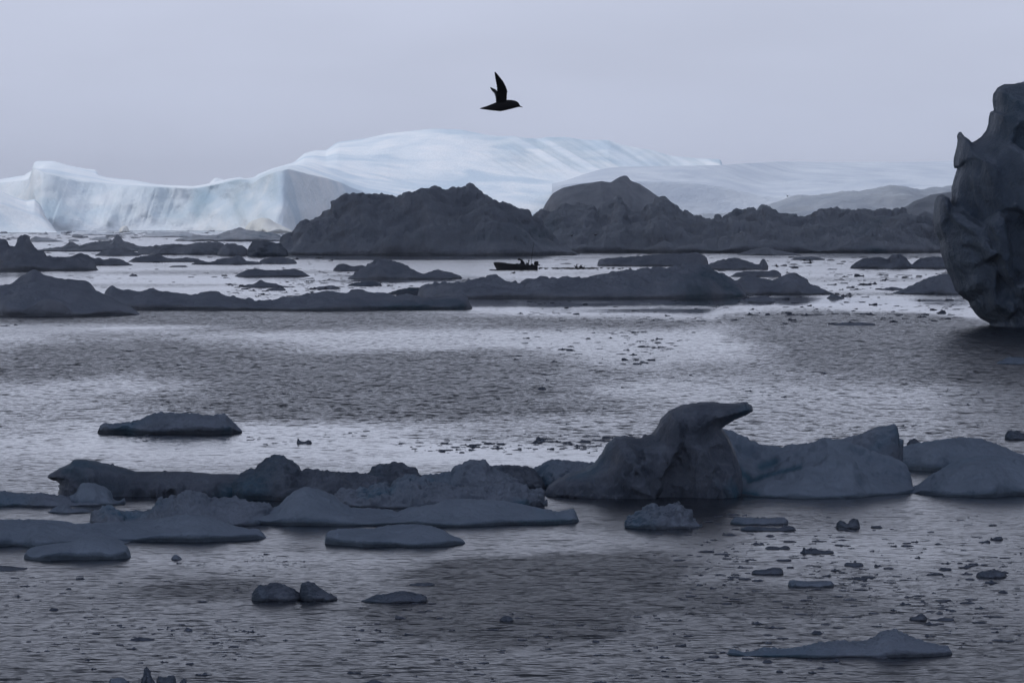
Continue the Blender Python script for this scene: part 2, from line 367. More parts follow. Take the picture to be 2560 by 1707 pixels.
# ------------------------------------------------------------------ the setting: water
def water_sheet():
    ys = [5.0]
    while ys[-1] < 9000: ys.append(ys[-1] + max(.6, ys[-1] ** 2 / (CAMH * F) * 5.0 if ys[-1] < 3500 else 600))
    ys = np.array(ys); s = np.linspace(-1, 1, 161)
    X = ys[:, None] * .115 * s[None]
    ext = np.array([.35, 1.0]); 
    wide = np.full(len(ys), 6000.)
    Xl = np.stack([-wide, -np.maximum(ys * .3, 30.)], -1); Xr = np.stack([np.maximum(ys * .3, 30.), wide], -1)
    X = np.hstack([Xl, X, Xr]); Y = np.repeat(ys[:, None], X.shape[1], 1)
    # wind ripple strength over the fjord: 0 = glassy slick, 1 = ruffled
    near = np.clip((420 - Y) / 340, 0, 1)
    rip = .30 + .30 * near
    a = fbm(X * .012, Y * .010, X * 0, 4, 3); b = fbm(X * .05, Y * .035, X * 0, 3, 5)
    c = fbm(X * .006, Y * .05, X * 0, 3, 8)
    rip = rip + .20 * np.clip((150 - Y) / 45, 0, 1) + .16 * a + .12 * b * near + .42 * c * np.clip((Y - 330) / 120, 0, 1)
    def patch(x, y, rx, ry, v, p=2.):
        """ruffled (v>0) or slick (v<0) patch: centre and half sizes given as photo px, laid out on the water in metres"""
        nonlocal rip
        D = depth_of(y); cxw = (x - CX) / F * D; wx = rx / F * D; y0 = depth_of(y + ry); y1 = depth_of(max(y - ry, 552)); cyw = (y0 + y1) / 2; wy = (y1 - y0) / 2
        wobx = .75 * fbm(X / wx * 1.6, Y / wy * 1.6, X * 0, 5, int(x) % 97, gain=.6)
        r = ((X - cxw) / wx) ** 2 + ((Y - cyw) / wy) ** 2 + wobx
        rip = rip + v * np.clip(1.25 - r, 0, 1) ** 1.2
    for a_ in ((500, 800, 900, 34, .7), (250, 890, 420, 60, .7), (1000, 935, 620, 60, .65), (900, 1010, 700, 55, .6), (560, 905, 300, 40, .35),
               (1550, 800, 420, 16, .5), (2280, 850, 460, 85, 1.1), (2350, 900, 420, 70, .7), (2000, 935, 400, 40, .2), (1500, 815, 300, 18, .35),
               (1340, 1445, 380, 60, .8), (1250, 1540, 340, 70, .6), (1900, 1500, 380, 50, .25), (520, 1470, 240, 35, .28), (1550, 1410, 260, 40, .3),
               (1700, 1300, 500, 40, .2),
               (500, 1110, 800, 55, -.22), (1300, 1140, 500, 30, -.25), (1700, 790, 700, 20, -.3), (1650, 860, 420, 45, -.08), (2100, 760, 400, 22, -.3),
               (1450, 980, 520, 60, -.06), (1200, 764, 420, 9, -.25), (200, 815, 420, 9, -.35), (400, 1600, 700, 90, -.08), (1800, 1650, 900, 60, -.06),
               (650, 1400, 420, 25, -.08), (2200, 1380, 300, 40, -.08), (600, 648, 900, 12, -.2), (900, 700, 700, 14, -.2), (560, 682, 420, 9, .4), (1000, 655, 420, 5, .35),
               (2000, 700, 400, 10, .3), (330, 715, 260, 7, .3), (1450, 688, 300, 5, .3), (2150, 735, 260, 7, .3)):
        patch(*a_)
    rip = np.clip(rip, .0, 1.)
    lee = np.clip((175 - Y) / 45, 0, 1)                # sheltered water in the lee of the near ice band
    V = np.stack([X, Y, 0 * X], -1).reshape(-1, 3)
    me = bpy.data.meshes.new('water'); me.from_pydata(V.tolist(), [], grid_faces(*X.shape).tolist())
    at_ = me.attributes.new('ripple', 'FLOAT', 'POINT'); at_.data.foreach_set('value', rip.ravel().astype(np.float32))
    at_ = me.attributes.new('lee', 'FLOAT', 'POINT'); at_.data.foreach_set('value', lee.ravel().astype(np.float32))
    me.update()
    o = bpy.data.objects.new('water', me); COL.objects.link(o); tag(o, 'dark fjord water with wind ruffled patches and glassy slicks', None, None, 'structure')
    m, n, l, p = new_mat('fjord water')
    p.inputs['Base Color'].default_value = (.006, .010, .015, 1); p.inputs['IOR'].default_value = 1.333; p.inputs['Roughness'].default_value = .06
    t = n.new('ShaderNodeTexCoord'); A = n.new('ShaderNodeAttribute'); A.attribute_name = 'ripple'
    def slope(scale, det, xs, off):
        mp_ = n.new('ShaderNodeMapping'); mp_.inputs['Scale'].default_value = (xs, 1, 1); mp_.inputs['Location'].default_value = (off, off * 2, 0)
        x = n.new('ShaderNodeTexNoise'); x.inputs['Scale'].default_value = scale; x.inputs['Detail'].default_value = det; x.inputs['Roughness'].default_value = .55
        l.new(t.outputs['Object'], mp_.inputs[0]); l.new(mp_.outputs[0], x.inputs['Vector'])
        s_ = n.new('ShaderNodeVectorMath'); s_.operation = 'SUBTRACT'; l.new(x.outputs['Color'], s_.inputs[0]); s_.inputs[1].default_value = (.5, .5, .5)
        return s_.outputs[0]
    def vscale(v, k):
        s_ = n.new('ShaderNodeVectorMath'); s_.operation = 'SCALE'; l.new(v, s_.inputs[0])
        if isinstance(k, float): s_.inputs['Scale'].default_value = k
        else: l.new(k, s_.inputs['Scale'])
        return s_.outputs[0]
    def vadd(a, b):
        s_ = n.new('ShaderNodeVectorMath'); s_.operation = 'ADD'; l.new(a, s_.inputs[0]); l.new(b, s_.inputs[1]); return s_.outputs[0]
    s1 = vscale(slope(8.0, 3, .5, 1.), .40); s2 = vscale(slope(2.6, 2, .4, 5.), .30)
    LE = n.new('ShaderNodeAttribute'); LE.attribute_name = 'lee'
    def lerp(a0, a1):
        q = n.new('ShaderNodeMapRange'); l.new(LE.outputs['Fac'], q.inputs[0]); q.inputs['To Min'].default_value = a0; q.inputs['To Max'].default_value = a1; return q.outputs[0]
    s2 = vadd(s2, vscale(slope(.55, 3, 3.2, 13.), lerp(.42, .03)))
    sw = vscale(slope(.16, 1, .4, 9.), .03)
    ro = n.new('ShaderNodeMapRange'); l.new(A.outputs['Fac'], ro.inputs[0]); ro.inputs['To Min'].default_value = .05; l.new(lerp(.15, .27), ro.inputs['To Max']); l.new(ro.outputs[0], p.inputs['Roughness'])
    pw = n.new('ShaderNodeMath'); pw.operation = 'POWER'; l.new(A.outputs['Fac'], pw.inputs[0]); pw.inputs[1].default_value = 1.3
    am = n.new('ShaderNodeMath'); am.operation = 'MULTIPLY_ADD'; l.new(pw.outputs[0], am.inputs[0]); am.inputs[1].default_value = WAVE; am.inputs[2].default_value = .012
    v = vadd(vscale(vscale(vadd(s1, s2), am.outputs[0]), lerp(1.2, .88)), sw)
    sx = n.new('ShaderNodeSeparateXYZ'); l.new(v, sx.inputs[0]); ab = n.new('ShaderNodeMath'); ab.operation = 'ABSOLUTE'; l.new(sx.outputs['Y'], ab.inputs[0])
    ng = n.new('ShaderNodeMath'); ng.operation = 'MULTIPLY'; l.new(ab.outputs[0], ng.inputs[0]); ng.inputs[1].default_value = -1.0
    cb = n.new('ShaderNodeCombineXYZ'); l.new(sx.outputs['X'], cb.inputs[0]); l.new(ng.outputs[0], cb.inputs[1]); v = cb.outputs[0]
    fl = n.new('ShaderNodeVectorMath'); fl.operation = 'MULTIPLY'; l.new(v, fl.inputs[0]); fl.inputs[1].default_value = (1, 1, 0)
    ad = n.new('ShaderNodeVectorMath'); ad.operation = 'ADD'; l.new(fl.outputs[0], ad.inputs[0]); ad.inputs[1].default_value = (0, 0, 1)
    no = n.new('ShaderNodeVectorMath'); no.operation = 'NORMALIZE'; l.new(ad.outputs[0], no.inputs[0]); l.new(no.outputs[0], p.inputs['Normal'])
    me.materials.append(m)
WAVE = 2.4
water_sheet()

# ------------------------------------------------------------------ unseen overcast deck, added and shaped to shade the near fjord, the far bergs stand beyond its edge
def shade_cloud_deck():
    nx, ny = 70, 50
    x = np.linspace(-1500, 7000, nx); y = np.linspace(-6000, 2380, ny)
    X, Y = np.meshgrid(x, y); Y = Y + np.where(Y > 1500, 120 * fbm(X * .002, Y * 0, X * 0, 3, 4), 0)
    edge = np.minimum(np.minimum(1, (np.arange(ny)[::-1][:, None]) / 4.), 1) * np.ones_like(X)
    lo = 228 + 24 * fbm(X * .0016, Y * .0016, X * 0, 4, 21) + 60 * (1 - edge); hi = 330 + 110 * edge + 90 * fbm(X * .0012, Y * .0012, X * 0 + 4, 4, 22) * edge
    V = np.vstack([np.stack([X, Y, lo], -1).reshape(-1, 3), np.stack([X, Y, hi], -1).reshape(-1, 3)])
    f = grid_faces(ny, nx); Fs = [list(a[::-1]) for a in f.tolist()] + [list(a) for a in (f + nx * ny).tolist()]
    ring = [i for i in range(nx)] + [nx * (j + 1) - 1 for j in range(1, ny)] + [nx * ny - 1 - i for i in range(1, nx)] + [nx * (ny - 1 - j) for j in range(1, ny - 1)]
    k = nx * ny
    for i in range(len(ring)):
        a, b = ring[i], ring[(i + 1) % len(ring)]; Fs.append([a, b, b + k, a + k])
    m = bpy.data.materials.new('grey stratus cloud'); m.use_nodes = True; n = m.node_tree.nodes; l = m.node_tree.links
    for q in list(n): n.remove(q)
    out = n.new('ShaderNodeOutputMaterial'); d = n.new('ShaderNodeBsdfDiffuse'); t = n.new('ShaderNodeBsdfTranslucent'); mx = n.new('ShaderNodeMixShader')
    no = n.new('ShaderNodeTexNoise'); no.inputs['Scale'].default_value = .003; no.inputs['Detail'].default_value = 5; tcx = n.new('ShaderNodeTexCoord'); l.new(tcx.outputs['Object'], no.inputs['Vector'])
    rm = n.new('ShaderNodeMapRange'); l.new(no.outputs['Fac'], rm.inputs[0]); rm.inputs['To Min'].default_value = .38; rm.inputs['To Max'].default_value = .62
    l.new(rm.outputs[0], mx.inputs[0])
    d.inputs[0].default_value = (.50, .52, .57, 1); t.inputs[0].default_value = (.35, .37, .42, 1)
    l.new(d.outputs[0], mx.inputs[1]); l.new(t.outputs[0], mx.inputs[2]); l.new(mx.outputs[0], out.inputs[0])
    # the added layer is thinned towards its far edge to light the middle bergs
    sp = n.new('ShaderNodeSeparateXYZ'); l.new(tcx.outputs['Object'], sp.inputs[0]); rg = n.new('ShaderNodeMapRange'); l.new(sp.outputs['Y'], rg.inputs[0])
    rg.inputs['From Min'].default_value = 950; rg.inputs['From Max'].default_value = 2300; rg.inputs['To Min'].default_value = 0; rg.inputs['To Max'].default_value = .75
    tr = n.new('ShaderNodeBsdfTransparent'); mx2 = n.new('ShaderNodeMixShader'); l.new(rg.outputs[0], mx2.inputs[0]); l.new(mx.outputs[0], mx2.inputs[1]); l.new(tr.outputs[0], mx2.inputs[2]); l.new(mx2.outputs[0], out.inputs[0])
    o = mesh_obj('shade_cloud', V, Fs, m); tag(o, 'unseen low grey overcast layer added to shade the near fjord', None, None, 'structure')
shade_cloud_deck()

# ------------------------------------------------------------------ far glacier bergs
def sky_pts():
    return (Z('A', (-160, 470), (0, 440), (120, 420), (205, 412), (216, 345), (222, 330), (250, 322), (350, 322), (450, 352), (560, 372), (632, 378), (640, 410), (700, 430), (870, 445), (1000, 470),
              (1100, 480), (1200, 482), (1290, 488), (1400, 460), (1480, 440), (1570, 425), (1610, 440), (1640, 450), (1680, 410), (1780, 370), (1850, 350), (1920, 330), (1990, 270), (2060, 250), (2130, 250), (2200, 200))
            + Z('B', (440, 195), (600, 175), (760, 140), (900, 125), (1040, 108), (1130, 110), (1250, 117), (1290, 126), (1400, 148), (1480, 158), (1560, 156), (1650, 168), (1730, 175), (1800, 165), (1900, 165), (2050, 185), (2200, 185))
            + Z('C', (480, 25), (560, 40), (620, 50), (700, 75), (800, 85), (920, 90), (940, 92), (948, 130), (980, 200)))
def far_bergs():
    sk = sky_pts()
    xe = sk[-1][0]
    cliff = Z('A', (-160, 480), (0, 462), (120, 450), (200, 440), (215, 352), (235, 372), (300, 402), (360, 415), (500, 452), (640, 466), (800, 482), (900, 487), (1000, 492), (1200, 502), (1290, 500), (1400, 475), (1480, 455),
              (1570, 440), (1640, 465), (1700, 425), (1800, 385), (1880, 368), (1960, 390), (2100, 430), (2230, 468), (2300, 500)) + Z('B', (620, 530), (900, 560), (1200, 600), (1700, 640)) + [(xe, 560)]
    foot = Z('A', (-160, 476), (0, 450), (120, 432), (205, 425), (218, 340), (250, 330), (350, 335), (450, 362), (560, 385), (640, 420), (800, 455), (1000, 478), (1200, 490), (1290, 493), (1400, 466), (1570, 432), (1640, 455), (1700, 412), (1850, 352), (1920, 345), (2000, 360), (2100, 395)) \
        + Z('B', (390, 402), (530, 430), (800, 440), (1200, 455), (1700, 462), (2000, 470)) + [(xe, 500)]
    b0 = [(-70, 577), (xe, 577)]
    cliffD = [(-70, 3240), (70, 3190), (95, 3150), (300, 3150), (500, 3120), (640, 3060), (705, 3030), (760, 3085), (850, 3180), (1000, 3240), (1700, 3300)]
    baseD = [(a, b - 45 - 25 * math.sin(a * .021)) for a, b in cliffD]
    def gully(P, xs):
        X, Y, Zz = P[..., 0], P[..., 1], P[..., 2]
        # slanting meltwater runnels on the right shoulder, flutes and slumps on the seaward cliff
        pxx = X / Y * F + CX
        r = fbm((pxx + 5.5 * Zz + .25 * (Y - 3300)) * .03, pxx * 0 + .4, pxx * 0 + Y * .004, 3, 61, ridged=True) * np.clip((pxx - 1180) / 130, 0, 1) * np.clip((Zz - 30) / 12, 0, 1) * np.clip((Y - 3230) / 80, 0, 1)
        Zz = Zz - 3.0 * np.clip(r - .1, 0, 1) * np.clip((3560 - Y) / 120, 0, 1)
        gully.mask = .26 * np.clip(r * 1.6 - .1, 0, 1)  # crevasse ice tint that also paints in shading the shallow runnels lack
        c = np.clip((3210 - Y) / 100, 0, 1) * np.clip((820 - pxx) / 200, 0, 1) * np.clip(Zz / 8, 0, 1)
        gully.mask = np.maximum(gully.mask, np.clip(c * (.26 + .30 * fbm(pxx * .02, Zz * .06, pxx * 0, 4, 91)), 0, .5))   # bare blue ice that also paints shade onto the calved face
        fl = fbm((pxx + Zz * 2.6) * .013, pxx * 0 + 2.2, Zz * .02, 4, 67); fl2 = fbm((pxx - Zz * 1.5) * .06, pxx * 0, Zz * .02, 3, 68, ridged=True)
        sc = fbm(pxx * .0085, pxx * 0 + 7.7, Zz * .045, 3, 69)
        Y = Y + c * (8 * fl + 1.5 * fl2 + 26 * sc)
        return np.stack([X, Y, Zz], -1)
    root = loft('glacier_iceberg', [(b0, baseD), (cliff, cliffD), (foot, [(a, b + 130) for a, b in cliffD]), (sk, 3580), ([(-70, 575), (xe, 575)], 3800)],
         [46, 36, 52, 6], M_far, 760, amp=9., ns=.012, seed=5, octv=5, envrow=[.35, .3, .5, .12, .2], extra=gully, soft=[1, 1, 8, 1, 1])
    at_ = root.data.attributes.new('blue_ice_shade', 'FLOAT', 'POINT'); at_.data.foreach_set('value', gully.mask.ravel().astype(np.float32))
    tag(root, 'huge bright white glacier iceberg with a domed summit and long seaward cliff', 'iceberg')
    # glacier front farther right
    s2 = Z('C', (150, 210), (280, 165), (400, 130), (520, 124), (930, 118), (1100, 106), (1200, 98), (1400, 104), (1700, 104), (2020, 100), (2300, 110), (2700, 180))
    r1 = Z('C', (150, 230), (280, 197), (600, 193), (760, 195), (900, 206), (1000, 228), (1150, 264), (1400, 250), (1700, 240), (2700, 245))
    r2 = Z('C', (150, 220), (280, 176), (420, 162), (700, 172), (850, 165), (1000, 175), (1150, 225), (1330, 175), (1600, 182), (2040, 186), (2700, 230))
    g = loft('glacier_iceberg', [([(1380, 577), (2750, 577)], 2990), (r1, 3030), (r2, [(1380, 3110), (1700, 3150), (2000, 3400), (2750, 3600)]), (s2, [(1380, 3200), (1750, 3280), (2000, 3700), (2750, 4000)]), ([(1380, 572), (2750, 572)], 4300)], [20, 40, 40, 5], M_farshade, 420, amp=20., ns=.008, seed=15, envrow=[.3, .5, .9, .1, .2], soft=[1, 14, 14, 5, 1])
    tag(g, 'long flat topped pale iceberg with stepped terraces behind the dark rubble berg', 'iceberg')
    # low snowy berg in front at the left
    s3 = Z('A', (-200, 470), (0, 515), (100, 560), (170, 580), (225, 570), (258, 598), (285, 650), (300, 690), (345, 745), (370, 785))
    r3 = Z('A', (-200, 560), (0, 605), (100, 645), (200, 685), (300, 715), (345, 755), (370, 788))
    g = loft('snow_iceberg', [([(-80, 582), (142, 582)], 2560), (r3, 2600), (s3, 2720), ([(-80, 580), (142, 580)], 2800)], [18, 26, 4], M_far, 130, amp=5., ns=.02, seed=25, envrow=[.3, .8, .15, .1], soft=[1, 3, 1, 1])
    tag(g, 'low pale snowy iceberg sloping down to the right before the long cliff', 'iceberg')
    mound('peak_iceberg', Z('A', (1150, 500), (1200, 455), (1240, 410), (1290, 420), (1360, 462), (1420, 500)), 572, 160, M_far, 'small pale peak showing above the crest of the long ice cliff', 'iceberg', seed=3)
    bpy.data.objects['peak_iceberg'].location.y += 300
far_bergs()

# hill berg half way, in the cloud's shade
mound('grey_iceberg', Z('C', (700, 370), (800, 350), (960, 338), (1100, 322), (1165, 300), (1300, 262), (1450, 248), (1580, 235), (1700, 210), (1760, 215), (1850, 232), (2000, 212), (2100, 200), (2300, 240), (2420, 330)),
      594, 200, M_farshade, 'smooth blue grey iceberg ridge between the rubble berg and the pale glacier ice', 'iceberg', amp=.16, seed=31, lip=.1)
mound('yellowed_iceberg', Z('N', (1890, 125), (1905, 85), (1950, 38), (2020, 12), (2080, 20), (2140, 60), (2230, 100), (2270, 125)), 583, 70, M_farold, 'small yellowish domed iceberg at the foot of the long ice cliff', 'iceberg', seed=32)
mound('ice_block', Z('N', (922, 122), (928, 90), (955, 75), (985, 78), (1000, 110), (1004, 124)), 581, 15, M_farold, 'tiny yellowish ice block before the long ice cliff', 'iceberg', seed=33)

# ------------------------------------------------------------------ dark middle bergs
mound('rubble_iceberg', Z('B', (30, 930), (45, 880), (75, 830), (110, 782), (135, 800), (150, 795), (165, 745), (210, 710), (320, 680), (400, 610), (470, 555), (540, 525), (620, 530), (700, 540), (790, 545), (870, 535), (930, 520), (1000, 490),
      (1060, 487), (1130, 505), (1200, 490), (1290, 485), (1350, 505), (1420, 545), (1480, 590), (1550, 605), (1590, 620), (1640, 650), (1720, 700), (1800, 770), (1870, 850), (1950, 900), (2010, 932)),
      zy('B', 940), 60, M_mid, 'big dark crumbled iceberg with a long humped back behind the boat', 'iceberg', amp=.34, nscale=.11, rough=.07, convex=.8, lip=.05, seed=41, octv=5, taper=.35,
      lumps=[(680 + 775 * .38265, 280 + 780 * .38265, 36, .35), (680 + 520 * .38265, 280 + 770 * .38265, 40, .45), (680 + 1250 * .38265, 280 + 690 * .38265, 60, .5), (680 + 1500 * .38265, 280 + 820 * .38265, 40, .3)])
mound('domed_iceberg', Z('C', (60, 372), (75, 335), (108, 322), (112, 300), (150, 250), (200, 222), (280, 206), (330, 200), (380, 192), (420, 200), (455, 176), (488, 165), (508, 170), (514, 190), (560, 205), (620, 245), (690, 290), (740, 330), (780, 350), (840, 372)),
      624, 45, M_midfloe, 'smooth dark domed iceberg with a small horn on top, rising behind rubble', 'iceberg', amp=.08, seed=42, lip=.05, smooth=1)
mound('rubble_iceberg', Z('C', (-60, 470), (20, 420), (75, 345), (150, 315), (250, 300), (300, 292), (360, 320), (420, 300), (460, 260), (500, 318), (560, 330), (600, 292), (660, 266), (710, 300), (760, 345), (820, 352), (900, 360), (962, 356), (970, 332), (1030, 326), (1120, 320), (1130, 302),
      (1160, 305), (1190, 340), (1240, 350), (1330, 350), (1380, 330), (1440, 320), (1520, 325), (1560, 320), (1620, 318), (1680, 322), (1760, 328), (1850, 335), (1960, 360), (2100, 380), (2250, 420), (2380, 500)),
      zy('C', 527), 75, M_mid, 'low sprawling dark rubble iceberg to the right of the humped berg', 'iceberg', amp=.36, nscale=.15, rough=.09, convex=.85, lip=.05, seed=43, octv=5, taper=.35,
      lumps=[(1300 + 1390 * .53571, 350 + 345 * .53571, 30, .75), (1300 + 1740 * .53571, 350 + 340 * .53571, 60, .6), (1300 + 1560 * .53571, 350 + 400 * .53571, 40, .4), (1300 + 540 * .53571, 350 + 450 * .53571, 60, .3)])
mound('dark_iceberg', Z('C', (1700, 360), (1770, 325), (1840, 285), (1920, 255), (1960, 250), (2010, 242), (2060, 232), (2200, 240), (2400, 300), (2500, 400)), 618, 50, M_mid,
      'dark sloping iceberg seen between the rubble berg and the overhanging ice wall', 'iceberg', amp=.15, seed=44, nscale=.08, lip=.05)

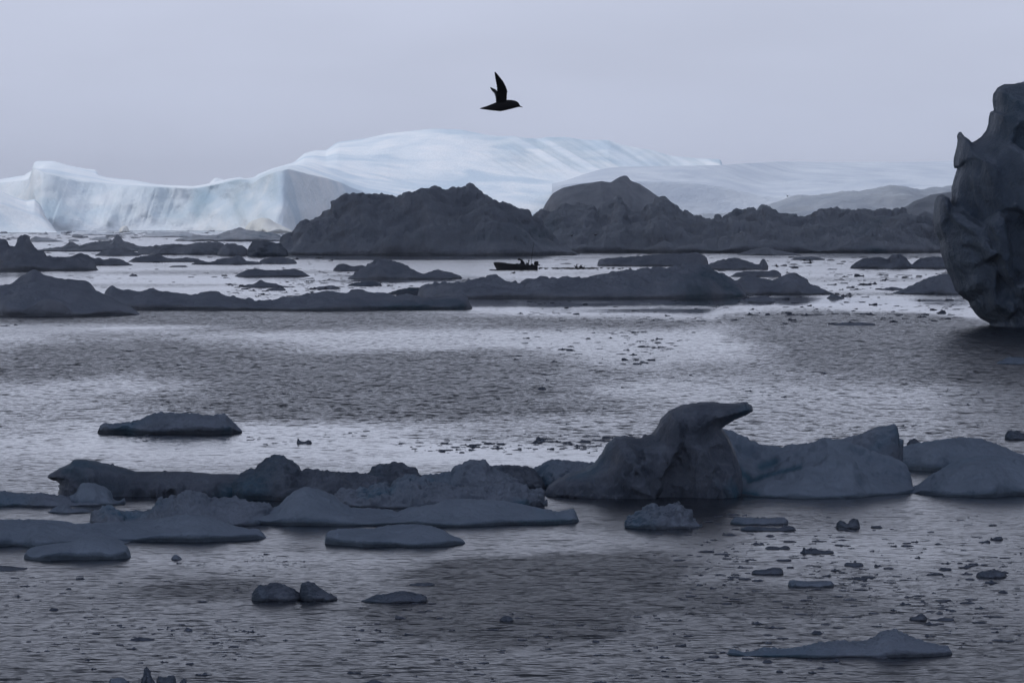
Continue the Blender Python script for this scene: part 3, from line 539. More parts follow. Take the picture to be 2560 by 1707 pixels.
# ------------------------------------------------------------------ floes and bergy bits around the boat
def floes():
    fl = [
     ('knobbed_floe', 'N', [(-80, 210), (0, 175), (45, 182), (65, 215), (110, 238), (132, 222), (150, 195), (154, 165), (180, 148), (220, 143), (234, 158), (226, 190), (220, 225), (250, 250), (330, 270), (345, 300), (430, 320), (560, 310), (620, 285), (660, 305), (680, 330), (740, 385), (755, 412)], 425, 16, M_midfloe, 'dark lumpy ice floe with a bent knob standing up on it', 0),
     ('low_floe', 'N', [(650, 370), (670, 330), (690, 310), (740, 332), (760, 315), (790, 340), (870, 325), (940, 335), (975, 355), (1030, 380)], 385, 12, M_midfloe, 'small jagged floe trailing off the knobbed floe', 0),
     ('pillar_floe', 'N', [(240, 270), (340, 255), (420, 243), (500, 236), (530, 205), (550, 193), (575, 205), (620, 232), (700, 205), (760, 195), (860, 188), (884, 182), (890, 150), (905, 138), (921, 146), (924, 186), (960, 196), (1020, 215), (1080, 235), (1200, 238), (1260, 268)], 275, 24, M_midfloe, 'long dark floe carrying one pointed mound and one thin upright pillar', 0),
     ('hummock_floe', 'N', [(735, 305), (800, 270), (900, 250), (1000, 270), (1060, 280), (1092, 305)], 310, 16, M_midfloe, 'low hummocked floe just before the pillar floe', 0),
     ('humped_floe', 'N', [(990, 355), (1050, 320), (1130, 305), (1230, 295), (1290, 325), (1340, 330), (1400, 325), (1440, 320), (1500, 325), (1590, 352)], 358, 14, M_midfloe, 'dark rounded floe with a flat tail of ice', 0),
     ('bluish_floe', 'N', [(1055, 300), (1080, 250), (1150, 234), (1330, 215), (1470, 222), (1520, 205), (1620, 200), (1700, 198), (1745, 228), (1760, 270)], 300, 22, M_midfloe, 'long uneven bluish floe left of the humped berg', 0),
     ('ragged_floe', 'N', [(1475, 375), (1540, 345), (1640, 357), (1700, 330), (1800, 320), (1840, 300), (1880, 320), (1900, 348), (2000, 352), (2030, 372)], 378, 12, M_midfloe, 'ragged dark floe with a small hump in its middle', 0),
     ('flat_floe', 'N', [(1990, 370), (2040, 330), (2150, 315), (2230, 325), (2290, 345), (2298, 368)], 372, 11, M_midfloe, 'flat sided floe at the left foot of the humped berg', 0),
     ('round_floe', 'N', [(1680, 300), (1700, 255), (1750, 215), (1800, 210), (1880, 230), (1925, 270), (1940, 305)], 308, 14, M_midfloe, 'rounded floe among the ragged ice left of the humped berg', 0),
     ('glassy_floe', 'N', [(1912, 305), (1920, 235), (1960, 195), (2020, 190), (2100, 200), (2170, 212), (2230, 300)], 312, 14, M_wall, 'glassy blue dark floe beside the tooth of the humped berg', 0),
     ('hazy_floe', 'N', [(1350, 190), (1400, 168), (1480, 155), (1510, 140), (1600, 152), (1680, 145), (1760, 115), (1850, 88), (1930, 110), (2050, 120), (2150, 140), (2210, 175)], 195, 36, M_midfloe, 'hazy grey floe with a peaked middle before the long ice cliff', 0),
     ('thin_floe', 'N', [(690, 182), (740, 165), (800, 160), (865, 182)], 186, 16, M_midfloe, 'thin low floe behind the upright ice pillar', 0),
     ('distant_floe', 'N', [(230, 185), (270, 155), (330, 170), (360, 168), (420, 180), (500, 198)], 200, 14, M_midfloe, 'broken distant floe behind the bent ice knob', 0),
     ('distant_floe', 'N', [(525, 188), (550, 178), (590, 180), (615, 194)], 196, 8, M_midfloe, 'tiny distant floe behind the pointed mound', 0),
     ('distant_floe', 'N', [(1110, 160), (1160, 128), (1250, 120), (1340, 130), (1420, 118), (1500, 135), (1560, 160)], 164, 30, M_midfloe, 'pale distant ice strip under the long ice cliff', 0),
     ('distant_floe', 'N', [(520, 142), (600, 118), (640, 125), (735, 108), (750, 125), (860, 130), (930, 145)], 147, 30, M_midfloe, 'pale distant ice rubble left of the yellowish block', 0),
     ('oval_floe', 'N', [(1812, 466), (1850, 445), (1900, 420), (1980, 405), (2060, 420), (2200, 415), (2280, 405), (2340, 430), (2400, 465)], 469, 9, M_midfloe, 'smooth oval dark floe alone on bright water', 0),
     ('small_floe', 'N', [(1862, 550), (1900, 535), (1925, 524), (1972, 530), (1990, 505), (2022, 492), (2060, 515), (2130, 520), (2180, 540), (2290, 548)], 553, 5, M_midfloe, 'small dark floe with a peaked left half and long tail', 0),
     ('tiny_floe', 'N', [(2055, 574), (2110, 555), (2190, 550), (2215, 572)], 577, 3, M_midfloe, 'tiny flat floe below the peaked floe', 0),
     ('tiny_floe', 'N', [(1000, 462), (1015, 452), (1055, 452), (1066, 463)], 466, 2.5, M_midfloe, 'tiny oval ice cake alone on the rippled water', 0),
     ('tiny_floe', 'N', [(1305, 392), (1340, 384), (1440, 382), (1455, 393)], 396, 4, M_midfloe, 'thin flat ice cake below the dark rounded floe', 0),
     ('mound_floe', 'B', [(490, 1088), (520, 1070), (560, 1040), (640, 985), (700, 960), (770, 965), (850, 990), (920, 1030), (990, 1060), (1040, 1040), (1080, 1028), (1150, 1045), (1220, 1065), (1248, 1085)], 1093, 11, M_midfloe, 'smooth grey floe with a tall rounded mound and a low one beside it', 0),
     ('dark_floe', 'B', [(398, 1038), (420, 1000), (470, 988), (520, 1008), (610, 1000), (622, 1030)], 1041, 6, M_midfloe, 'squat dark floe partly behind the mounded floe', 0),
     ('flat_floe', 'B', [(490, 1135), (520, 1120), (560, 1113), (650, 1105), (705, 1118), (722, 1132)], 1137, 4, M_wall, 'flat blue grey floe just below the mounded floe', 0),
     ('flat_floe', 'B', [(260, 1155), (310, 1140), (400, 1132), (450, 1150)], 1158, 4, M_midfloe, 'thin grey floe between the peaked floe and the long floe', 0),
     ('brown_floe', 'B', [(750, 1185), (820, 1162), (900, 1145), (1060, 1150), (1200, 1158), (1280, 1180)], 1196, 6, M_dark, 'brownish dark strip of ice behind the long floe', 0),
     ('arched_floe', 'B', [(1285, 1128), (1300, 1112), (1330, 1088), (1375, 1078), (1395, 1085), (1412, 1062), (1465, 1060), (1512, 1092), (1530, 1125)], 1135, 5, M_midfloe, 'lumpy crown of ice standing behind the wide smooth floe', 0),
     ('rough_floe', 'B', [(1615, 1122), (1640, 1100), (1670, 1085), (1712, 1092), (1760, 1068), (1800, 1075), (1825, 1100)], 1127, 5, M_midfloe, 'small rough floe below the boat', 0),
     ('smooth_floe', 'C', [(-480, 690), (-400, 668), (-300, 660), (-200, 655), (-120, 650), (0, 668), (60, 650), (150, 642), (300, 640), (400, 620), (500, 605), (560, 600), (700, 590), (780, 574), (830, 570), (870, 590), (930, 620), (1000, 655), (1060, 712)], 742, 18, M_midfloe, 'wide smooth dark floe rising to a broad hump under the boat', 0),
     ('peaked_floe', 'C', [(980, 665), (1060, 630), (1180, 655), (1230, 630), (1262, 619), (1285, 620), (1340, 650), (1345, 668), (1400, 690), (1465, 718)], 723, 9, M_midfloe, 'low dark floe with a leaning peak right of the wide smooth floe', 0),
     ('wedge_floe', 'C', [(855, 592), (930, 560), (1010, 548), (1138, 545), (1146, 562), (1120, 585), (1158, 602)], 606, 9, M_midfloe, 'wedge shaped floe with an undercut right end', 0),
     ('tabular_floe', 'C', [(360, 582), (366, 562), (380, 553), (500, 545), (700, 530), (830, 525), (872, 548), (880, 585)], 590, 13, M_midfloe, 'long flat floe right of the gull flock', 0),
     ('low_floe', 'C', [(1015, 535), (1080, 510), (1150, 500), (1200, 514), (1310, 534)], 538, 16, M_midfloe, 'pale low floe lying at the foot of the rubble berg', 0),
     ('thin_floe', 'C', [(1262, 558), (1300, 546), (1370, 543), (1425, 557)], 561, 8, M_midfloe, 'thin floe behind the two diving gulls', 0),
     ('boulder_floe', 'C', [(1540, 590), (1600, 552), (1690, 545), (1718, 560), (1730, 535), (1762, 530), (1800, 550), (1822, 585), (1860, 556), (1930, 542), (1990, 550), (2100, 580)], 601, 9, M_mid, 'brown grey floe with a rounded boulder of ice on it', 0),
     ('sloping_floe', 'C', [(1730, 718), (1780, 700), (1830, 680), (1900, 642), (1990, 620), (2060, 612), (2140, 640), (2200, 700)], 721, 10, M_midfloe, 'sloping dark floe tucked behind the overhanging ice wall', 0),
     ('low_floe', 'C', [(1675, 698), (1740, 684), (1800, 697)], 701, 4, M_midfloe, 'low sliver of ice left of the sloping floe', 0),
     ('small_floe', 'C', [(1025, 752), (1070, 735), (1150, 725), (1192, 748)], 758, 4, M_midfloe, 'small rounded floe in front of the leaning peak', 0),
     ('flat_floe', 'C', [(970, 650), (1000, 622), (1060, 610), (1170, 612), (1182, 604), (1205, 610), (1220, 632)], 640, 8, M_midfloe, 'flat floe with a nub behind the leaning peak', 0),
     ('low_floe', 'C', [(1430, 738), (1460, 715), (1480, 725), (1515, 735)], 740, 2, M_midfloe, 'little lump of ice at the tip of the leaning peak floe', 0),
     ('flat_floe', 'C', [(1460, 862), (1500, 852), (1600, 850), (1660, 858)], 866, 2.5, M_midfloe, 'flat ice cake at the edge of the brash left of the ice wall', 0),
     ('pale_floe', 'O', [(2225, 382), (2260, 362), (2290, 352), (2340, 355), (2420, 380)], 388, 2.2, M_snow, 'pale rounded floe on dark water below the ice wall', 0),
    ]
    for i, (nm, k, pts, b, dep, mat, lab, g) in enumerate(fl):
        mound(nm, Z(k, *pts), zy(k, b), dep, mat, lab, 'ice floe', amp=.24, seed=100 + i * 7, rough=.10, lip=.12)
    # the long pair of floes across the left
    mound('shore_floe', Z('N', (-90, 565), (0, 535), (90, 530), (150, 478), (230, 432), (270, 410), (310, 425), (350, 455), (400, 465), (450, 482), (560, 490), (660, 500), (710, 520), (718, 545), (760, 590)),
          765 * .32313 + 540 - 30, 11, M_midfloe, 'dark floe with a rounded mound behind the long left floe', 'ice floe', amp=.16, seed=301)
    mound('bank_floe', Z('N', (-120, 560), (0, 540), (120, 522), (300, 505), (400, 503), (560, 525), (700, 562), (800, 605), (900, 660), (1000, 700), (1085, 762)), 540 + 778 * .32313, 13, M_midfloe,
          'broad dark bank of ice with a shadowed undercut front', 'ice floe', amp=.22, seed=302, convex=.7, lip=.16, under=1.4,
          lumps=[(140, 745, 70, .12), (300, 765, 45, .05)])
    mound('long_floe', Z('N', (760, 640), (800, 592), (830, 560), (862, 530), (900, 550), (960, 570), (1060, 586), (1120, 570), (1180, 560), (1250, 585), (1340, 590), (1400, 592), (1460, 612), (1560, 590), (1640, 575), (1700, 590), (1760, 622), (1800, 620), (1900, 640), (2040, 650))
          + Z('B', (0, 1225), (80, 1212), (200, 1192), (330, 1168), (490, 1182), (520, 1157), (600, 1160), (640, 1180), (760, 1182), (800, 1197), (900, 1188), (980, 1210), (1080, 1207), (1200, 1202), (1258, 1190), (1300, 1212), (1308, 1240)),
          777, 16, M_midfloe, 'very long low dark floe stretching along the bright water', 'ice floe', amp=.25, seed=303, convex=.7, lip=.2, under=1.0, rough=.05,
          lumps=[(680 + 430 * .38265, 280 + 1245 * .38265, 26, .1), (680 + 900 * .38265, 280 + 1215 * .38265, 40, .2)])
floes()

# ------------------------------------------------------------------ overhanging ice wall at the right
ow = blob('overhanging_iceberg', Z('R', (1200, 90), (1050, 48), (900, 50), (830, 60), (780, 72), (715, 78), (680, 95), (662, 120), (657, 160), (668, 228), (640, 235), (632, 300), (620, 340), (590, 380), (555, 405), (527, 418), (510, 395), (480, 375), (462, 348), (449, 365), (455, 392), (446, 440),
      (430, 500), (430, 554), (446, 549), (454, 545), (432, 610), (415, 670), (418, 720), (408, 770), (390, 722), (360, 706), (330, 718), (317, 760), (308, 870), (322, 925), (345, 965), (358, 1050), (382, 1130), (420, 1200), (440, 1262), (480, 1300), (515, 1322), (530, 1362), (572, 1412),
      (640, 1450), (690, 1470), (1250, 1475), (1330, 1300), (1400, 900), (1340, 400)), 818, 7.0, 3.6, M_wall, cell_px=4.0, amp=.9, ns=.22, seed=51, octv=6, fine=.35, crease=1.2, facets=(26, .55, 2.2))
tag(ow, 'tall dark overhanging iceberg wall with a small horn, leaning out over the water', 'iceberg')

# ------------------------------------------------------------------ foreground ice
def foreground():
    fg = [
     ('hollowed_floe', 'E', [(668, 278), (675, 255), (690, 235), (715, 208), (770, 214), (860, 205), (980, 182), (1020, 152), (1070, 138), (1160, 138), (1220, 143), (1330, 140), (1390, 155), (1440, 158), (1500, 148), (1536, 140), (1560, 172), (1590, 205), (1655, 235), (1650, 262)], 290, 2.6, M_near, 'single flat topped floe with hollows along its waterline', dict(under=1.5, lip=.3)),
     ('lumpy_floe', 'E', [(-60, 685), (0, 670), (100, 685), (200, 692), (280, 685), (380, 700), (470, 712), (530, 735), (700, 740), (745, 760)], 785, 2.2, M_near, 'low grey floe under the ice nose', dict()),
     ('rounded_chunk', 'E', [(460, 720), (490, 702), (528, 690), (540, 630), (572, 617), (640, 620), (700, 640), (760, 675), (850, 715), (858, 728), (830, 738), (760, 745)], 775, 1.6, M_snow, 'smooth rounded ice chunk resting against the ice nose', dict(amp=.08)),
     ('small_chunk', 'E', [(325, 822), (370, 790), (420, 762), (480, 770), (490, 800), (540, 790), (610, 805), (640, 824)], 828, .9, M_near, 'small broken ice chunk left of the jagged rubble floe', dict(rough=.12)),
     ('peak_block', 'E', [(1590, 720), (1600, 660), (1650, 560), (1660, 548), (1720, 515), (1752, 520), (1790, 470), (1850, 435), (1895, 422), (1930, 435), (2010, 480), (2052, 540), (2100, 522), (2200, 530), (2300, 542), (2440, 548), (2520, 560), (2590, 590), (2600, 640)], 742, 2.6, M_dark, 'dark ice block with a rounded peak between the ice nose and jagged rubble', dict(amp=.14)),
     ('dark_block', 'F', [(588, 330), (596, 300), (602, 272), (625, 235), (680, 215), (740, 215), (780, 200), (830, 205), (880, 230), (930, 250), (968, 285), (985, 320)], 425, 1.6, M_dark, 'dark rounded ice block alone behind the rubble', dict()),
     ('low_rubble', 'F', [(420, 350), (450, 325), (520, 312), (550, 300), (580, 310), (630, 330), (660, 360)], 410, 1.3, M_dark, 'low crumbs of dark ice between the peak block and the rounded block', dict(rough=.12)),
     ('capped_block', 'F', [(950, 320), (965, 298), (1000, 285), (1090, 285), (1112, 270), (1186, 266), (1192, 238), (1200, 222), (1250, 215), (1290, 190), (1340, 186), (1400, 193), (1420, 215), (1416, 238), (1460, 250), (1520, 265), (1600, 310), (1650, 350), (1700, 390)], 430, 2.2, M_near, 'ice mound capped by a flat dark slab', dict(amp=.1)),
     ('smooth_block', 'F', [(1380, 260), (1430, 235), (1500, 222), (1620, 225), (1700, 235), (1740, 260), (1780, 310), (1815, 360)], 395, 2., M_dark, 'smooth flat topped block right of the dark slab', dict(amp=.08)),
     ('smooth_block', 'F', [(1715, 300), (1735, 248), (1800, 215), (1840, 185), (1900, 186), (2000, 195), (2130, 205), (2250, 240), (2330, 300)], 385, 2.2, M_near, 'pale sloping block tucked behind the beaked berg', dict(amp=.08)),
     ('rubble_floe', 'F', [(360, 430), (420, 385), (450, 388), (520, 392), (550, 375), (600, 388), (640, 350), (720, 340), (760, 362), (800, 310), (870, 290), (940, 290), (1000, 330), (1100, 342), (1200, 372), (1320, 362), (1338, 345), (1390, 335), (1450, 345), (1500, 330), (1560, 330), (1640, 372), (1680, 350), (1702, 390), (1790, 390), (1820, 430), (1828, 480), (1800, 512)], 520, 3.0, M_near, 'heap of broken brownish ice below the dark slab', dict(amp=.42, rough=.14, nscale=2.8, smooth=0)),
     ('jagged_floe', 'E', [(615, 890), (632, 825), (665, 810), (690, 788), (745, 765), (800, 800), (900, 815), (1030, 802), (1080, 765), (1090, 712), (1125, 735), (1180, 705), (1220, 712), (1240, 685), (1310, 665), (1390, 690), (1412, 722), (1500, 715), (1620, 720), (1700, 745), (1840, 755), (1860, 785), (1950, 840)], 915, 3.4, M_near, 'floe of jagged splintered ice before the peak block', dict(amp=.34, rough=.13, smooth=0, nscale=2.6)),
     ('domed_floe', 'F', [(-380, 610), (-280, 560), (-180, 540), (-60, 525), (0, 505), (40, 450), (100, 400), (150, 378), (190, 372), (270, 390), (360, 430), (430, 480), (500, 515), (620, 520), (720, 525), (800, 546), (830, 532), (900, 510), (1050, 490), (1120, 465), (1300, 455), (1400, 460), (1530, 470), (1700, 500), (1850, 530), (1940, 546), (2000, 522), (2030, 540), (2046, 556), (2030, 580)], 650, 4.2, M_snow, 'long snowy floe with a smooth dome and a thin right tip', dict(amp=.2, nscale=1.6, lip=.16, under=.9)),
     ('swept_floe', 'E', [(440, 925), (470, 905), (560, 895), (700, 890), (900, 880), (1050, 870), (1170, 845), (1260, 835), (1380, 840), (1500, 875), (1600, 915), (1700, 935), (1760, 930), (1800, 968), (1822, 990)], 1028, 3.0, M_snow, 'smooth swept snowy floe in front of the jagged ice', dict(amp=.16, nscale=1.8, lip=.22, under=.8)),
     ('snowy_floe', 'E', [(-160, 870), (-60, 862), (0, 868), (150, 868), (270, 870), (400, 876), (480, 892), (530, 930), (600, 932), (700, 960), (800, 990), (860, 1015), (892, 1040)], 1062, 3.6, M_snow, 'broad flat snowy floe running off behind the loaf shaped one', dict(amp=.16, nscale=1.8, lip=.2)),
     ('loaf_floe', 'E', [(165, 1138), (172, 1090), (200, 1068), (250, 1050), (400, 1030), (500, 1020), (560, 995), (640, 985), (720, 990), (800, 1010), (860, 1050), (892, 1095), (896, 1135)], 1152, 2.0, M_snow, 'loaf shaped smooth floe in front of the broad snowy floe', dict(amp=.16, nscale=1.8, lip=.3, under=.8)),
     ('sunken_floe', 'E', [(-120, 1185), (0, 1184), (60, 1187), (120, 1196), (190, 1214)], 1222, 1.2, M_dark, 'nearly sunken sliver of ice below the loaf shaped floe', dict()),
     ('polished_floe', 'F', [(305, 712), (318, 690), (340, 672), (400, 660), (520, 656), (650, 656), (720, 636), (820, 628), (960, 628), (1040, 640), (1120, 670), (1160, 700), (1240, 727), (1268, 748)], 786, 2.4, M_snow, 'polished oval floe alone in front of the long domed floe', dict(amp=.12, lip=.24, under=1.0)),
     ('grey_floe', 'G', [(1722, 350), (1735, 320), (1760, 300), (1830, 285), (1950, 265), (2050, 255), (2150, 262), (2230, 290), (2310, 325), (2360, 350)], 418, 3.0, M_snow, 'smooth rounded floe right of the broad end of the beaked berg', dict(amp=.08, lip=.15)),
     ('blue_floe', 'G', [(1780, 530), (1850, 480), (1900, 440), (1950, 410), (2050, 360), (2130, 345), (2250, 340), (2352, 345), (2460, 360), (2560, 430), (2620, 520)], 542, 4.2, M_snow, 'broad mound floe with a bluish hollow in front of the smooth rounded one', dict(amp=.14, lip=.1)),
     ('ice_ball', 'G', [(1786, 290), (1800, 268), (1832, 258), (1856, 270), (1852, 290)], 293, .35, M_dark, 'small dark ice ball by the tip of the beaked berg', dict()),
     ('ice_ball', 'G', [(2258, 262), (2264, 235), (2285, 220), (2320, 224), (2360, 240), (2390, 264)], 268, .7, M_dark, 'lone dark ice ball on the grey water behind the rounded floe', dict()),
     ('spiky_chunk', 'G', [(425, 690), (436, 655), (480, 620), (530, 590), (566, 572), (582, 590), (640, 580), (692, 560), (704, 592), (740, 605), (752, 640), (805, 656), (790, 680)], 698, 1.5, M_near, 'pale spiky ice chunk in front of the beaked berg', dict(amp=.35, rough=.18, smooth=0, nscale=3.)),
     ('slab_chunk', 'G', [(935, 668), (945, 650), (962, 640), (1100, 645), (1200, 640), (1216, 664)], 678, .9, M_near, 'flat oblong slab of ice right of the spiky chunk', dict()),
     ('slab_chunk', 'G', [(985, 694), (1020, 684), (1180, 692), (1200, 680), (1240, 684), (1254, 700)], 708, .5, M_dark, 'thin dark slab just below the oblong slab', dict()),
     ('paired_chunk', 'G', [(1446, 690), (1450, 664), (1468, 655), (1485, 662), (1502, 682), (1512, 652), (1535, 646), (1558, 652), (1562, 690)], 697, .6, M_dark, 'two knobbed dark ice chunk on open water', dict()),
     ('bar_chunk', 'M', [(1080, 130), (1090, 120), (1150, 115), (1180, 108), (1222, 110), (1230, 130)], 142, .5, M_dark, 'dark angular bar of ice', dict()),
     ('long_chunk', 'M', [(1250, 176), (1262, 166), (1350, 172), (1450, 170), (1466, 184)], 200, .5, M_near, 'smooth pale ice log floating on its side', dict()),
     ('short_chunk', 'M', [(1512, 96), (1520, 84), (1560, 86), (1600, 86), (1604, 98)], 103, .4, M_dark, 'short square ended ice block above the pale ice log', dict()),
     ('oval_chunk', 'M', [(2128, 150), (2136, 128), (2200, 120), (2230, 118), (2266, 136), (2270, 150)], 158, .7, M_dark, 'dark oval ice cake with a small crumb beside it', dict()),
     ('double_chunk', 'M', [(1142, 18), (1160, 8), (1200, 10), (1215, 16), (1235, 4), (1256, 10), (1262, 20)], 24, .45, M_dark, 'twin lumped piece of ice left of the bird like fragment', dict()),
     ('crested_chunk', 'M', [(1306, 38), (1318, 30), (1326, 8), (1336, 30), (1356, 28), (1375, 16), (1400, 28), (1462, 30), (1466, 42)], 45, .45, M_dark, 'bird like ice fragment with an upright crest', dict(smooth=0)),
     ('bulb_chunk', 'M', [(1816, 342), (1848, 338), (1856, 326), (1880, 322), (1897, 334), (1899, 350)], 356, .35, M_dark, 'round bulb of ice with a flat arm', dict()),
     ('flat_chunk', 'M', [(1944, 350), (1960, 342), (2020, 344), (2028, 352)], 358, .35, M_dark, 'flat dark plate beside the round bulb of ice', dict()),
     ('whaleback_floe', 'M', [(960, 512), (985, 487), (1008, 490), (1050, 506), (1122, 492), (1128, 478), (1230, 486), (1290, 480), (1400, 455), (1500, 448), (1600, 450), (1645, 442), (1680, 410), (1732, 393), (1780, 405), (1850, 440), (1940, 465), (1995, 474), (2012, 492), (2022, 520)], 528, 1.3, M_near, 'slender whale shaped floe with a single hump near its right end', dict(amp=.08, lip=.2, under=.8)),
     ('twin_chunk', 'K', [(378, 292), (384, 262), (400, 225), (440, 176), (478, 186), (530, 160), (590, 165), (660, 195), (735, 240), (745, 262)], 302, .9, M_dark, 'larger of two dark ice lumps floating side by side', dict(amp=.14)),
     ('twin_chunk', 'K', [(733, 290), (736, 190), (770, 160), (800, 152), (850, 175), (890, 212), (950, 242), (1012, 256), (1010, 272)], 301, .7, M_dark, 'smaller of two dark ice lumps, with a sloping tail', dict(amp=.12)),
     ('wedge_chunk', 'K', [(1182, 302), (1250, 270), (1300, 250), (1380, 245), (1420, 230), (1500, 222), (1580, 240), (1660, 255), (1672, 290)], 314, .9, M_dark, 'dark wedge of ice right of the two lumps', dict()),
     ('awash_chunk', 'K', [(1535, 178), (1600, 165), (1700, 164), (1730, 178)], 188, .5, M_dark, 'flat piece of ice awash in the ruffled water', dict()),
     ('shell_chunk', 'K', [(2200, 440), (2215, 415), (2260, 405), (2300, 420), (2306, 445)], 450, .35, M_dark, 'small rounded ice cake at the edge of the ruffled patch', dict()),
     ('spire_chunk', 'L', [(1380, 1300), (1392, 1262), (1415, 1215), (1424, 1160), (1428, 1108), (1440, 1112), (1466, 1182), (1482, 1232), (1512, 1270), (1530, 1300)], 1312, .30, M_dark, 'small ice fragment with a tall thin spire', dict(smooth=0, amp=.05)),
     ('grey_chunk', 'L', [(1070, 1250), (1080, 1236), (1130, 1230), (1170, 1228), (1190, 1215), (1230, 1245), (1275, 1278)], 1300, .4, M_near, 'pale flat fragment left of the thin ice spire', dict()),
     ('cut_chunk', 'L', [(1530, 1258), (1558, 1216), (1610, 1222), (1690, 1200), (1718, 1212), (1728, 1270)], 1298, .4, M_dark, 'angular dark fragment right of the thin ice spire', dict(smooth=0)),
     ('cut_chunk', 'L', [(1760, 1278), (1780, 1256), (1802, 1234), (1826, 1240), (1832, 1275)], 1300, .2, M_dark, 'tiny pointed fragment beside the angular dark one', dict(smooth=0)),
     ('plate_chunk', 'L', [(1275, 856), (1310, 842), (1370, 828), (1420, 836), (1512, 848), (1520, 862)], 868, .4, M_brash, 'flat dark plate of ice above the thin ice spire', dict()),
     ('round_chunk', 'K', [(1060, 915), (1100, 898), (1210, 900), (1240, 884), (1284, 875), (1322, 886), (1360, 905), (1560, 900), (1610, 912)], 930, .6, M_dark, 'rounded lump of ice just breaking the surface', dict()),
     ('sail_chunk', 'E', [(2028, 346), (2031, 306), (2040, 318), (2055, 336), (2085, 338), (2110, 326), (2132, 334), (2134, 350)], 353, .5, M_dark, 'tiny ice fragment with an upright sail', dict(smooth=0)),
     ('pebble_chunk', 'E', [(1170, 1140), (1180, 1118), (1203, 1105), (1245, 1138)], 1146, .3, M_near, 'pale cone of ice below the swept floe', dict()),
    ]
    for i, (nm, k, pts, b, dep, mat, lab, kw) in enumerate(fg):
        a = dict(amp=.2, rough=.06 if mat is M_snow else .13, lip=.14, seed=500 + i * 13); a.update(kw)
        mound(nm, Z(k, *pts), zy(k, b), dep, mat, lab, 'ice floe' if nm.endswith('floe') else 'ice chunk', **a)
    # nose berg with an undercut bow
    nb = blob('nosed_iceberg', Z('E', (322, 578), (345, 558), (370, 545), (400, 525), (445, 505), (480, 490), (500, 464), (525, 458), (590, 465), (650, 470), (700, 485), (758, 492), (770, 484), (782, 500), (860, 520), (930, 545), (1020, 541), (1110, 543), (1130, 534), (1145, 545), (1270, 544), (1450, 558), (1600, 560), (1680, 570), (1720, 640),
              (1720, 720), (1400, 724), (900, 724), (600, 722), (400, 712), (396, 690), (410, 660), (398, 640), (415, 630), (390, 606), (350, 596)), zy('E', 712), 1.15, .55, M_dark, cell_px=3.0, amp=.20, ns=1.6, seed=71, fine=.06, crease=.2, octv=5)
    tag(nb, 'dark ice berg with a pointed nose reaching out over the water', 'iceberg')
    # beaked berg: spur and snowy body move together
    root = empty('beaked_iceberg', (at(2150, 1235, depth_of(1235))[0].item(), depth_of(1235), 0))
    tag(root, 'big berg with a dark beaked spur and a paler snowy body split by blue cracks', 'iceberg')
    sp = blob('ice_spur', Z('G', (42, 525), (58, 492), (100, 460), (160, 430), (240, 410), (282, 380), (320, 330), (340, 290), (380, 256), (430, 250), (500, 262), (560, 240), (585, 205), (600, 170), (640, 130), (700, 102), (780, 90), (850, 85), (910, 95), (960, 96), (1010, 85), (1040, 105), (1045, 130), (1010, 150), (960, 170), (915, 198), (895, 212),
              (930, 260), (960, 330), (990, 420), (1000, 560), (500, 565), (200, 560), (60, 555)), zy('G', 545), 1.5, .9, M_dark, cell_px=3.0, amp=.22, ns=1.05, seed=73, fine=.09, crease=.2, octv=5, facets=(16, .5, .35))
    sp['label'] = 'dark beaked spur of bare ice'
    bd = mound('ice_body', Z('G', (780, 420), (820, 300), (850, 240), (900, 212), (935, 218), (990, 250), (1050, 277), (1120, 296), (1190, 300), (1240, 288), (1300, 284), (1370, 270), (1395, 250), (1420, 266), (1480, 268), (1560, 300), (1640, 325), (1720, 350), (1770, 380), (1796, 420), (1810, 460), (1830, 520)),
               zy('G', 545), 5.0, M_snow, None, amp=.30, seed=75, convex=.95, lip=.05, under=.5, rough=.04, nscale=1.0, parent=root, frac=.72,
               cracks=[(Z('G', (1030, 466))[0], Z('G', (1110, 436))[0], 7., .08), (Z('G', (1110, 436))[0], Z('G', (1275, 398))[0], 6., .09), (Z('G', (965, 398))[0], Z('G', (1035, 458))[0], 9., .06), (Z('G', (1090, 400))[0], Z('G', (1150, 375))[0], 11., .05), (Z('G', (960, 520))[0], Z('G', (1060, 532))[0], 12., .03)])
    tp = mound('ice_tip', Z('G', (1380, 330), (1420, 268), (1480, 262), (1560, 240), (1640, 206), (1700, 198), (1735, 195), (1752, 215), (1763, 270), (1748, 310), (1740, 350)), zy('G', 470), 1.6, M_near, None, amp=.2, seed=77, rough=.05, parent=root, smooth=1)
    tp['label'] = 'dark upturned tip behind the snowy body'
    bd['label'] = 'paler snowy body with bluish cracks'
    for c in (sp, bd, tp):
        if c is sp: c.parent = root; c.location = c.location - root.location
        else: c.location = -root.location
    # blue cracks as real slits of clear blue ice let into the snowy face
foreground()

